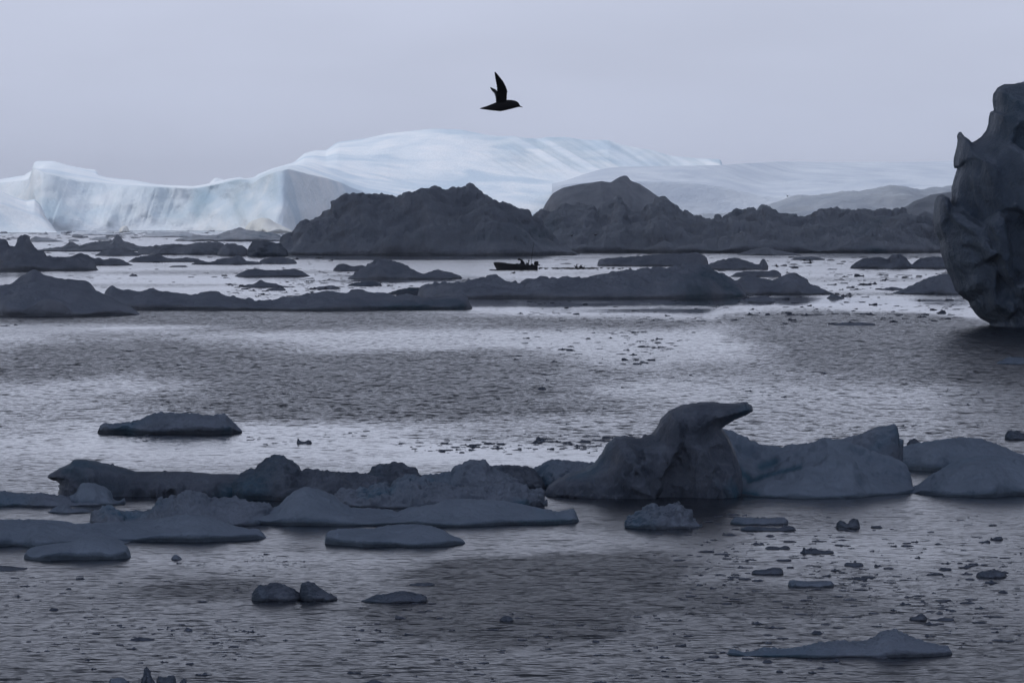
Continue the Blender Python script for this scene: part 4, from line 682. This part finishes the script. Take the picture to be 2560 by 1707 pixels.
# ------------------------------------------------------------------ small ice adrift
def chunk_mesh(i, flat, spike=False):
    """small irregular fragment, unit width, waterline at z = 0"""
    import bmesh
    bm = bmesh.new(); bmesh.ops.create_icosphere(bm, subdivisions=2 if i % 2 else 2, radius=.5)
    co = np.array([v.co[:] for v in bm.verts]); d = 1 + .35 * fbm(co[:, 0] * 2.2 + i * 7, co[:, 1] * 2.2, co[:, 2] * 2.2, 3, i) ; co = co * d[:, None]
    co[:, 2] *= flat; co[:, 1] *= .8
    n = fbm(co[:, 0] * 4 + i, co[:, 1] * 4, co[:, 0] * 0 + i, 3, i + 3); co[:, 2] += np.where(co[:, 2] > 0, flat * .7 * n * (1 + spike * 2.5 * (n > .25)), 0)
    co[:, 2] += flat * .12
    for v, c in zip(bm.verts, co): v.co = c
    me = bpy.data.meshes.new('brash_ice'); bm.to_mesh(me); bm.free(); me.materials.append(M_brash)
    me.polygons.foreach_set('use_smooth', [i % 3 != 0] * len(me.polygons))
    return me, co
def brash():
    kinds = [chunk_mesh(i, f, sp) for i, (f, sp) in enumerate([(.11, 0), (.17, 0), (.09, 0), (.20, 0), (.13, 0), (.15, 1), (.08, 0), (.10, 0), (.12, 0), (.10, 0)])]
    zones = [(1290, 2420, 757, 812, 230, 5, 30), (1500, 2420, 785, 806, 90, 8, 40), (1290, 1740, 828, 905, 120, 6, 34), (1560, 1720, 850, 885, 50, 6, 30), (1000, 1700, 1085, 1132, 190, 5, 40), (1180, 1560, 1100, 1122, 60, 6, 44),
             (620, 1000, 1070, 1112, 30, 6, 30), (0, 560, 1055, 1150, 40, 5, 26), (1700, 2560, 1290, 1640, 330, 11, 56), (2000, 2560, 1400, 1560, 110, 10, 48), (1300, 2100, 1540, 1700, 90, 10, 50),
             (0, 640, 1430, 1690, 150, 6, 32), (300, 640, 1560, 1660, 50, 7, 34), (500, 1300, 1500, 1700, 110, 8, 46), (430, 780, 1385, 1420, 60, 4, 22), (1700, 2500, 930, 1090, 100, 6, 26),
             (1340, 1750, 930, 1100, 50, 6, 28), (0, 760, 655, 740, 200, 5, 26), (560, 860, 708, 745, 110, 6, 30), (760, 1250, 680, 745, 120, 6, 30), (1900, 2420, 640, 760, 200, 6, 38), (1850, 2150, 715, 745, 50, 8, 40), (0, 1200, 590, 655, 190, 5, 40),
             (0, 720, 578, 600, 150, 8, 44), (1340, 2400, 640, 700, 120, 6, 34), (0, 1300, 790, 1050, 70, 5, 24), (0, 200, 800, 822, 12, 6, 30), (1500, 2560, 1320, 1420, 60, 6, 36)]
    where = ['in the ice strewn strip left of the overhanging wall'] * 2 + ['on open water before the wide smooth floe'] * 2 + ['in the drift line left of the beaked berg'] * 2 + ['between the hollowed floe and the drift line',
             'around the hollowed floe', 'scattered before the broad mound floe', 'scattered before the broad mound floe', 'left of the whale shaped floe', 'around the thin ice spire', 'around the thin ice spire', 'below the two dark lumps',
             'between the loaf shaped and polished floes', 'on grey water behind the rounded floe', 'on the water behind the beaked spur', 'among the floes before the long cliff', 'beside the peaked long tailed floe',
             'between the mounded floe and the long floe', 'near the sloping floe by the wall', 'near the sloping floe by the wall', 'below the long ice cliff', 'along the foot of the long ice cliff', 'before the rubble berg right of the boat', 'on ruffled water behind the hollowed floe',
             'just before the undercut ice bank', 'around the spiky chunk and oblong slab']
    items = []
    rng = np.random.default_rng(5)
    for zi, (x0, x1, y0, y1, n, s0, s1) in enumerate(zones):
        ncl = max(3, n // 9); cl = np.stack([rng.uniform(x0, x1, ncl), rng.uniform(y0, y1, ncl)], -1)
        for j in range(int(n * 1.7)):
            if rng.random() < .6:
                c = cl[rng.integers(ncl)]; x = c[0] + rng.normal() * (x1 - x0) * .05; y = c[1] + rng.normal() * (y1 - y0) * .08
            else: x, y = rng.uniform(x0, x1), rng.uniform(y0, y1)
            if y < y0 - 6 or y > y1 + 8: continue
            wpx = s0 * .8 + (s1 * .8 - s0 * .8) * rng.random() ** 3.5
            items.append((wpx, x, y, int(rng.integers(len(kinds))), rng.uniform(0, 6.28), rng.uniform(.75, 1.3), zi))
    items.sort(key=lambda a: -a[0])
    labs = {0: 'flat dark ice cake ', 1: 'lumpy dark ice crumb ', 2: 'spiked dark ice splinter '}
    grp = {0: 'flat ice cakes ', 1: 'ice crumbs ', 2: 'ice splinters '}
    nm = {0: 'ice_cake', 1: 'ice_lump', 2: 'ice_splinter'}
    V, Fc, off = [], [], 0
    for i, (wpx, x, y, k, rz, zs, zi) in enumerate(items):
        D = depth_of(y); w = wpx / F * D; X = (x - CX) / F * D; me, co = kinds[k]
        t = 2 if k == 5 else (0 if k in (0, 2, 6, 7, 8, 9) else 1)
        if i < 290:
            o = bpy.data.objects.new(nm[t], me); COL.objects.link(o); o.location = (X, D, 0); o.scale = (w, w, w * zs); o.rotation_euler = (0, 0, rz)
            tag(o, labs[t] + where[zi], 'brash ice', grp[t] + where[zi])
        else:
            c, s_ = math.cos(rz), math.sin(rz)
            V.append(np.stack([X + w * (co[:, 0] * c - co[:, 1] * s_), D + w * (co[:, 0] * s_ + co[:, 1] * c), w * zs * co[:, 2]], -1))
            f = np.array([p.vertices[:] for p in me.polygons]); Fc.append(f + off); off += len(co)
    o = mesh_obj('brash_ice_field', np.vstack(V), np.vstack(Fc), M_brash); tag(o, 'scattered fine crumbs of dark brash ice on the water', None, None, 'stuff')
brash()

# ------------------------------------------------------------------ boat, person, birds
def ring_loft(rings, close=True, cap=True):
    """rings: list of (n,3) arrays with the same count"""
    n = len(rings[0]); V = np.vstack(rings); Fs = []
    for i in range(len(rings) - 1):
        for j in range(n if close else n - 1):
            a, b = i * n + j, i * n + (j + 1) % n; Fs.append([a, b, b + n, a + n])
    if cap:
        Fs.append(list(range(n))[::-1]); Fs.append([(len(rings) - 1) * n + j for j in range(n)])
    return V, Fs
def join(parts):
    V, Fs, o = [], [], 0
    for v, f in parts:
        V.append(np.asarray(v)); Fs += [[a + o for a in q] for q in f]; o += len(v)
    return np.vstack(V), Fs
def box(c, s, top=1.0):
    x, y, z = c; a, b, h = s[0] / 2, s[1] / 2, s[2] / 2
    V = [(x + sx * a * (top if sz > 0 else 1), y + sy * b * (top if sz > 0 else 1), z + sz * h) for sz in (-1, 1) for sx, sy in ((-1, -1), (1, -1), (1, 1), (-1, 1))]
    return np.array(V), [[3, 2, 1, 0], [4, 5, 6, 7], [0, 1, 5, 4], [1, 2, 6, 5], [2, 3, 7, 6], [3, 0, 4, 7]]
def tube(p0, p1, r0, r1=None, n=8):
    p0, p1 = np.array(p0, float), np.array(p1, float); r1 = r0 if r1 is None else r1
    d = (p1 - p0) / np.linalg.norm(p1 - p0); u = np.cross(d, [0, 0, 1.]) if abs(d[2]) < .9 else np.cross(d, [1., 0, 0]); u /= np.linalg.norm(u); v = np.cross(d, u)
    a = np.linspace(0, 2 * math.pi, n, endpoint=False)
    c = np.cos(a)[:, None] * u + np.sin(a)[:, None] * v
    return ring_loft([p0 + c * r0, p1 + c * r1])
def bevel(o, w, seg=2):
    m = o.modifiers.new('bevel', 'BEVEL'); m.width = w; m.segments = seg; m.limit_method = 'ANGLE'; return o

BD = depth_of(zy('I', 618)); BP = .15306 / F * BD                      # metres per boat-zoom pixel
bx0 = float(at(ZO['I'][0] + 580 * .15306, 675, BD)[0])
M_hull = plain('weathered dark hull', (.035, .033, .034), .5); M_trim = plain('grey gunwale', (.07, .07, .075), .5)
M_black = plain('black motor cowl', (.012, .012, .014), .4); M_coat = plain('dark overalls', (.02, .02, .025), .9); M_skin = plain('skin', (.30, .20, .15), .6)
M_gear = plain('dull fishing gear', (.10, .10, .10), .8); M_glass = plain('salt clouded windscreen', (.22, .25, .28), .2)
def boat():
    root = empty('motor_boat', (bx0, BD + .9, 0))
    tag(root, 'small open dark fishing boat with outboard motor and tall whip antenna', 'boat')
    def lx(zx): return (zx - 580) * BP
    def lz(zyy): return (618 - zyy) * BP
    st = [(218, 508, 600, .02), (255, 503, 614, .22), (320, 506, 622, .46), (420, 516, 626, .68), (540, 526, 628, .82), (680, 536, 628, .88), (800, 542, 627, .88), (900, 544, 626, .82), (940, 542, 624, .80)]
    rings = []; inner = []
    for zx, top, bot, hb in st:
        zt, zb = lz(top), lz(bot) - .12; x = lx(zx); xb = x + (.42 if zx < 230 else .26 if zx < 300 else .08 if zx < 350 else 0)
        pr = [(x, -hb, zt), (x * .6 + xb * .4, -hb * .95, zt * .55 + zb * .45), (xb, -hb * .78, zt * .2 + zb * .8), (xb, 0, zb), (xb, hb * .78, zt * .2 + zb * .8), (x * .6 + xb * .4, hb * .95, zt * .55 + zb * .45), (x, hb, zt)]
        h2 = max(hb - .05, .005); zi = max(zt - .42, zb + .12)
        pr += [(x, h2, zt), (xb, h2 * .8, zi), (xb, 0, zi - .03), (xb, -h2 * .8, zi), (x, -h2, zt)]
        rings.append(np.array(pr))
    hull = mesh_obj('hull', *ring_loft(rings), M_hull, root, smooth=False)
    for sgn in (-1, 1):
        g = []
        for zx, top, bot, hb in st:
            c = np.array([lx(zx), sgn * hb, lz(top) + .01]); g.append(c + np.array([(0, -.045, -.03), (0, .045, -.03), (0, .045, .035), (0, -.045, .035)]))
        mesh_obj('gunwale', *ring_loft(g), M_trim, root, smooth=False)
    dk = []
    for zx, top, bot, hb in st[:4]:
        z = lz(top) + .015; h2 = max(hb - .03, .01); dk.append(np.array([(lx(zx), -h2, z), (lx(zx), 0, z + .09 * min(1, hb * 3)), (lx(zx), h2, z), (lx(zx), 0, z - .05)]))
    mesh_obj('foredeck', *ring_loft(dk), M_trim, root)
    mesh_obj('mooring_cleat', *join([tube((lx(252), 0, lz(505)), (lx(252), 0, lz(492)), .03), tube((lx(240), 0, lz(493)), (lx(264), 0, lz(493)), .022)]), M_gear, root)
    for zx in (560, 800): bevel(mesh_obj('thwart', *box((lx(zx), 0, .34), (.30, 1.6, .05)), M_trim, root, smooth=False), .01)
    con = bevel(mesh_obj('console', *box((lx(775), .15, .62), (.42, .62, .56), .85), M_gear, root, smooth=False), .04)
    bevel(mesh_obj('windscreen', *box((lx(755), .15, 1.0), (.05, .60, .26), .9), M_glass, con, smooth=False), .01)
    mesh_obj('steering_wheel', *join([tube((lx(800), .15 + .17 * math.cos(a), .95 + .17 * math.sin(a)), (lx(800), .15 + .17 * math.cos(a + .6), .95 + .17 * math.sin(a + .6)), .018, n=6) for a in np.arange(0, 6.28, .628)] + [tube((lx(780), .15, .9), (lx(800), .15, .95), .02)]), M_black, con)
    mesh_obj('plotter_pole', *join([tube((lx(795), -.3, .5), (lx(795), -.3, lz(478)), .035), box((lx(797), -.3, lz(468)), (.20, .14, .16))]), M_black, root, smooth=False)
    mesh_obj('antenna', *join([tube((lx(830), .4, .55), (lx(845), .4, lz(430)), .034, .026), tube((lx(845), .4, lz(430)), (lx(866), .4, lz(265)), .024, .016), tube((lx(866), .4, lz(265)), (lx(880), .4, lz(165)), .016, .010)]), M_black, root)
    for zx, w, h, y in ((605, .34, .30, .3), (730, .3, .22, -.35), (850, .34, .26, -.2), (400, .5, .16, 0)): bevel(mesh_obj('fish_crate', *box((lx(zx), y, (lz(545) if zx > 500 else lz(516)) + h / 2 - .04), (w, .45, h), .94), M_gear, root, smooth=False), .02)
    om = empty('outboard_motor'); om.parent = root; om.location = (lx(918), 0, 0)
    cw = []
    for z, a, b, sh in ((.52, .17, .14, .05), (.62, .27, .19, .02), (.80, .31, .21, 0), (.98, .30, .20, .02), (1.08, .25, .17, .03), (1.13, .12, .09, .04)):
        an = np.linspace(0, 2 * math.pi, 16, endpoint=False); cw.append(np.stack([sh + np.sign(np.cos(an)) * np.abs(np.cos(an)) ** .6 * a, np.sign(np.sin(an)) * np.abs(np.sin(an)) ** .6 * b, 0 * an + z], -1))
    mesh_obj('cowling', *ring_loft(cw), M_black, om)
    mesh_obj('drive_leg', *join([box((.10, 0, .25), (.20, .12, .75)), box((.14, 0, -.14), (.5, .3, .025)), tube((-.08, 0, -.3), (.34, 0, -.3), .06, .04), box((.12, 0, -.38), (.22, .02, .25))]), M_black, om, smooth=False)
    bl = [tube((.36, 0, -.3), (.45, 0, -.3), .04, .02)]
    for k in range(3):
        a = k * 2.094; bl.append(box((.40, .09 * math.cos(a), -.3 + .09 * math.sin(a)), (.04, .10, .10)))
    mesh_obj('propeller', *join(bl), M_gear, om, smooth=False)
    mesh_obj('mounting_bracket', *box((-.12, 0, .42), (.16, .30, .32)), M_gear, om, smooth=False)
    return root
boat()
def person():
    """crouched fisher leaning forward towards the bow; one continuous skinned figure"""
    v, e, r = [], [], []
    def add(p, rad, par=None):
        v.append(p); r.append(rad); i = len(v) - 1
        if par is not None: e.append((par, i))
        return i
    pel = add((0, 0, .0), .17); ab = add((-.05, 0, .20), .23, pel); ch = add((-.16, 0, .44), .26, ab); nk = add((-.30, 0, .60), .11, ch); hd0 = add((-.40, 0, .65), .11, nk); hd = add((-.50, 0, .69), .12, hd0); add((-.54, 0, .75), .09, hd)
    for sg in (-1, 1):
        hp = add((-.02, sg * .13, -.02), .12, pel); kn = add((-.46, sg * .19, .02), .085, hp); an = add((-.38, sg * .18, -.38), .06, kn); add((-.58, sg * .18, -.42), .05, an)
        sh = add((-.18, sg * .26, .46), .13, ch); el = add((-.36, sg * .32, .20), .095, sh); wr = add((-.64, sg * .18, .16), .045, el); pm = add((-.72, sg * .16, .15), .035, wr)
        for k, (dy, L) in enumerate(((-.03, .07), (-.01, .08), (.01, .075), (.03, .06))):
            f1 = add((-.76, sg * .16 + dy, .14), .012, pm); add((-.76 - L * .6, sg * .16 + dy, .11), .009, f1)
        add((-.74, sg * .11, .13), .012, pm)
    me = bpy.data.meshes.new('person'); me.from_pydata(v, e, []); o = bpy.data.objects.new('person', me); COL.objects.link(o)
    sk = o.modifiers.new('skin', 'SKIN'); sk.use_smooth_shade = True
    for i, sv in enumerate(me.skin_vertices[0].data if me.skin_vertices else []): sv.radius = (r[i], r[i])
    if not me.skin_vertices:
        bpy.context.view_layer.objects.active = o; o.select_set(True)
    for i, sv in enumerate(me.skin_vertices[0].data): sv.radius = (r[i], r[i]); sv.use_root = (i == 0)
    ss = o.modifiers.new('subdivision', 'SUBSURF'); ss.levels = ss.render_levels = 1
    me.materials.append(M_coat)
    o.location = (bx0 + (718 - 580) * BP, BD + .9 - .25, .50); o.scale = (1.25, 1.25, 1.25)
    tag(o, 'person in dark clothing crouched forward in the boat', 'person')
    an = np.linspace(0, 2 * math.pi, 12, endpoint=False); hr = []
    for t, rad in ((-.10, .06), (-.07, .11), (0, .135), (.07, .12), (.12, .06)):
        c = np.array([-.52, 0, .68]) + np.array([-.5, 0, .86]) * t; u = np.array([.86, 0, .5]); hr.append(c + np.cos(an)[:, None] * u * rad + np.sin(an)[:, None] * np.array([0, 1., 0]) * rad * .9)
    mesh_obj('hood', *ring_loft(hr), M_coat, o)
    fc = []
    for t, rad in ((0, .085), (.03, .075), (.05, .04)):
        c = np.array([-.60, 0, .655]) + np.array([-.86, 0, -.5]) * t; fc.append(c + np.cos(an)[:, None] * np.array([-.5, 0, .86]) * rad * 1.1 + np.sin(an)[:, None] * np.array([0, 1., 0]) * rad)
    face = mesh_obj('face', *join([ring_loft(fc), tube((-.65, 0, .64), (-.69, 0, .60), .02, .012)]), M_skin, o)
person()

M_bird = plain('sooty plumage', (.022, .021, .022), .9, var=.15, scale=40)
M_gull = plain('grey gull plumage', (.06, .06, .065), .9, var=.3, scale=10)
def section(lead, trail, th, n=10):
    """closed wing section between two points"""
    lead, trail = np.array(lead, float), np.array(trail, float); out = []
    for k in range(n):
        a = 2 * math.pi * k / n; t = .5 - .5 * math.cos(a); c = lead * (1 - t) + trail * t; out.append(c + np.array([0, th * math.sin(a) * (1 - .55 * t), 0]))
    return np.array(out)
def seabird():
    D = 64.; p = .08929 / F * D; ox, oz = 800, 1180
    X = lambda a: (a - ox) * p
    Zf = lambda b: (oz - b) * p
    an = np.linspace(0, 2 * math.pi, 16, endpoint=False); rings = []
    for x, t, b, w in ((215, 1248, 1262, .3), (260, 1228, 1268, .8), (330, 1208, 1277, .9), (400, 1187, 1286, .85), (500, 1148, 1300, .85), (650, 1088, 1316, .9), (800, 1045, 1331, .95), (900, 1022, 1312, .95), (1000, 1010, 1288, .95), (1100, 1013, 1264, .92), (1200, 1030, 1238, .92),
                       (1262, 1056, 1222, .9), (1305, 1092, 1213, .85), (1330, 1140, 1211, .7), (1350, 1172, 1213, .5), (1380, 1186, 1214, .5), (1402, 1196, 1222, .4), (1415, 1210, 1238, .35)):
        c = (t + b) / 2; r = (b - t) / 2; rings.append(np.stack([X(x) + 0 * an, np.cos(an) * r * p * w, Zf(c) + np.sin(an) * r * p], -1))
    body = ring_loft(rings)
    def wing(sec, k, sg):
        out = []
        for (l, t, th) in sec:
            hy = lambda q: sg * max(0, (1080 - q) * p * k) + sg * .02
            out.append(section((X(l[0]), hy(l[1]), Zf(l[1])), (X(t[0]), hy(t[1]), Zf(t[1])), th))
        return ring_loft(out)
    near = wing([((990, 1090), (665, 1150), .012), ((980, 1000), (668, 1060), .010), ((982, 890), (668, 960), .009), ((1000, 775), (680, 860), .008), ((955, 645), (690, 720), .007), ((880, 505), (676, 590), .006), ((780, 385), (650, 450), .007), ((700, 290), (638, 345), .006), ((650, 246), (630, 272), .005)], 1.1, -1)
    far = wing([((960, 1090), (668, 1140), .012), ((900, 980), (650, 1010), .010), ((830, 860), (628, 900), .008), ((740, 770), (585, 810), .006), ((660, 690), (540, 745), .008), ((580, 655), (512, 690), .007), ((520, 622), (496, 650), .006)], 2.4, 1)
    V, Fs = join([body, near, far])
    o = mesh_obj('seabird', V, Fs, M_bird); x, y, z = at(ZO['H'][0] + ox * .08929, ZO['H'][1] + oz * .08929, D); o.location = (float(x), D, float(z))
    rm = o.modifiers.new('remesh', 'REMESH'); rm.mode = 'VOXEL'; rm.voxel_size = .003; rm.use_smooth_shade = True
    sm = o.modifiers.new('smooth', 'SMOOTH'); sm.iterations = 2; sm.factor = .4
    tag(o, 'dark seabird in flight with raised pointed wings, high above the ice', 'bird')
seabird()
def gull_body(L=.62):
    an = np.linspace(0, 2 * math.pi, 10, endpoint=False); rings = []
    for x, z, r in ((-.5, .03, .02), (-.38, .02, .06), (-.2, 0, .13), (0, -.01, .17), (.18, .02, .14), (.28, .07, .085), (.36, .12, .085), (.43, .13, .075), (.48, .12, .035), (.56, .11, .012)):
        rings.append(np.stack([x * L + 0 * an, np.cos(an) * r * L, (z + np.sin(an) * r) * L], -1))
    return ring_loft(rings)
def gull_wings(up, sweep, L=.62):
    parts = []
    for sg in (-1, 1):
        s0 = np.array([0, sg * .08, .05]) * L; el = s0 + np.array([.12, sg * .45 * math.cos(up), .45 * math.sin(up)]) * L * 1.1; tip = el + np.array([-sweep, sg * .75 * math.cos(up * .3 - .25), .75 * math.sin(up * .3 - .25)]) * L
        secs = []
        for q, c, th in ((s0, .30, .03), (s0 * .4 + el * .6, .30, .024), (el, .26, .02), (el * .5 + tip * .5, .18, .014), (tip, .03, .008)):
            l = q + np.array([c * .4 * L, 0, 0]); t = q - np.array([c * .6 * L, 0, 0]); n = 8; out = []
            for k in range(n):
                a = 2 * math.pi * k / n; tt = .5 - .5 * math.cos(a); cc = l * (1 - tt) + t * tt; out.append(cc + np.array([0, 0, th * math.sin(a) * L]))
            secs.append(np.array(out))
        parts.append(ring_loft(secs))
    return parts
def gulls():
    sit = []
    for k in range(3):
        v, f = gull_body(.6 + .06 * k)
        folded = []
        for sg in (-1, 1):
            an = np.linspace(0, 2 * math.pi, 8, endpoint=False); rr = []
            for x, y, z, r in ((.2, .11, .04, .03), (.05, .15, .05, .08), (-.2, .13, .06, .07), (-.45, .05, .07, .035), (-.62, .02, .09, .01)):
                rr.append(np.stack([x * .62 + 0 * an, sg * (y + np.cos(an) * r * .35) * .62, (z + np.sin(an) * r) * .62], -1))
            folded.append(ring_loft(rr))
        V, Fs = join([(v, f)] + folded); me = bpy.data.meshes.new('gull'); me.from_pydata(V.tolist(), [], Fs); me.polygons.foreach_set('use_smooth', [True] * len(me.polygons)); me.materials.append(M_gull); sit.append(me)
    rng = np.random.default_rng(9); y0 = zy('I', 600)
    spots = [970, 995, 1070, 1090, 1195, 1215, 1285] + list(np.linspace(1330, 1860, 30) + rng.normal(0, 7, 30)) + [1905, 1985, 2100, 2175, 2270, 2290, 2330, 1410, 1500, 1600, 2450]
    for i, zx in enumerate(spots):
        o = bpy.data.objects.new('gull', sit[i % 3]); COL.objects.link(o)
        px_ = ZO['I'][0] + zx * .15306; py_ = zy('I', 604 + rng.normal(0, 4.)); D = depth_of(py_)
        o.location = ((px_ - CX) / F * D, D, .07); o.rotation_euler = (0, 0, rng.uniform(-.6, .6) + (math.pi if rng.random() < .6 else 0)); o.scale = [rng.uniform(.62, .95)] * 3
        tag(o, 'dark gull afloat in the flock trailing the boat', 'bird', 'gulls afloat behind the boat')
    fly = [('I', 1575, 575, 720, .9, .2, 'gull lifting its wings off the water amid the flock', 2.6), ('I', 1640, 578, 722, 1.1, .1, 'gull with wings raised high amid the floating flock', .4), ('I', 1690, 585, 724, .7, .2, 'gull half spreading its wings at the end of the dense flock', 2.2),
           ('I', 552, 668, 660, .25, .35, 'gull flying low over the water below the boat', 2.4), ('I', 1885, 50, 800, .5, .5, 'gull banking in front of the dark rubble slope', .9), ('I', 1500, 62, 900, .4, .3, 'faint gull gliding before the rubble slope', 2.0),
           ('J', 1240, 78, 950, .7, .25, 'gull gliding in front of the pale glacier ice', 1.5), ('J', 1545, 1255, 760, .2, .3, 'upper of two gulls dropping to the water right of the flock', 2.3), ('J', 1660, 1305, 740, 1.2, .2, 'lower of two gulls, wings up over the water right of the flock', 2.9),
           ('J', 1045, 1365, 700, .3, .3, 'gull skimming the water behind the leaning peak', 2.9)]
    for k, zx, zyy, D, up, sw, lab, rz in fly:
        V, Fs = join([gull_body()] + gull_wings(up, sw)); o = mesh_obj('gull', V, Fs, M_gull)
        x, y, z = at(ZO[k][0] + zx * ZO[k][2], zy(k, zyy), D); o.location = (float(x), D, max(float(z), .35)); o.rotation_euler = (.35 * math.sin(zx), .2 * math.cos(zx), rz)
        rm = o.modifiers.new('remesh', 'REMESH'); rm.mode = 'VOXEL'; rm.voxel_size = .012; rm.use_smooth_shade = True
        tag(o, lab, 'bird')
gulls()

# ------------------------------------------------------------------ thin sea haze
def haze():
    V, Fs = box((0, 4600, 42), (12400, 9600, 92)); V[:, 2] = np.where(V[:, 2] > 0, 90., -2.)
    o = mesh_obj('haze', V, Fs, None, smooth=False); tag(o, 'thin pale sea haze over the fjord', None, None, 'stuff')
    m = bpy.data.materials.new('sea haze'); m.use_nodes = True; n = m.node_tree.nodes
    for q in list(n): n.remove(q)
    out = n.new('ShaderNodeOutputMaterial'); pv = n.new('ShaderNodeVolumePrincipled'); pv.inputs['Color'].default_value = (.86, .89, .95, 1); pv.inputs['Density'].default_value = HAZE; pv.inputs['Anisotropy'].default_value = 0.
    m.node_tree.links.new(pv.outputs[0], out.inputs['Volume']); o.data.materials.append(m)
HAZE = .00012
haze()
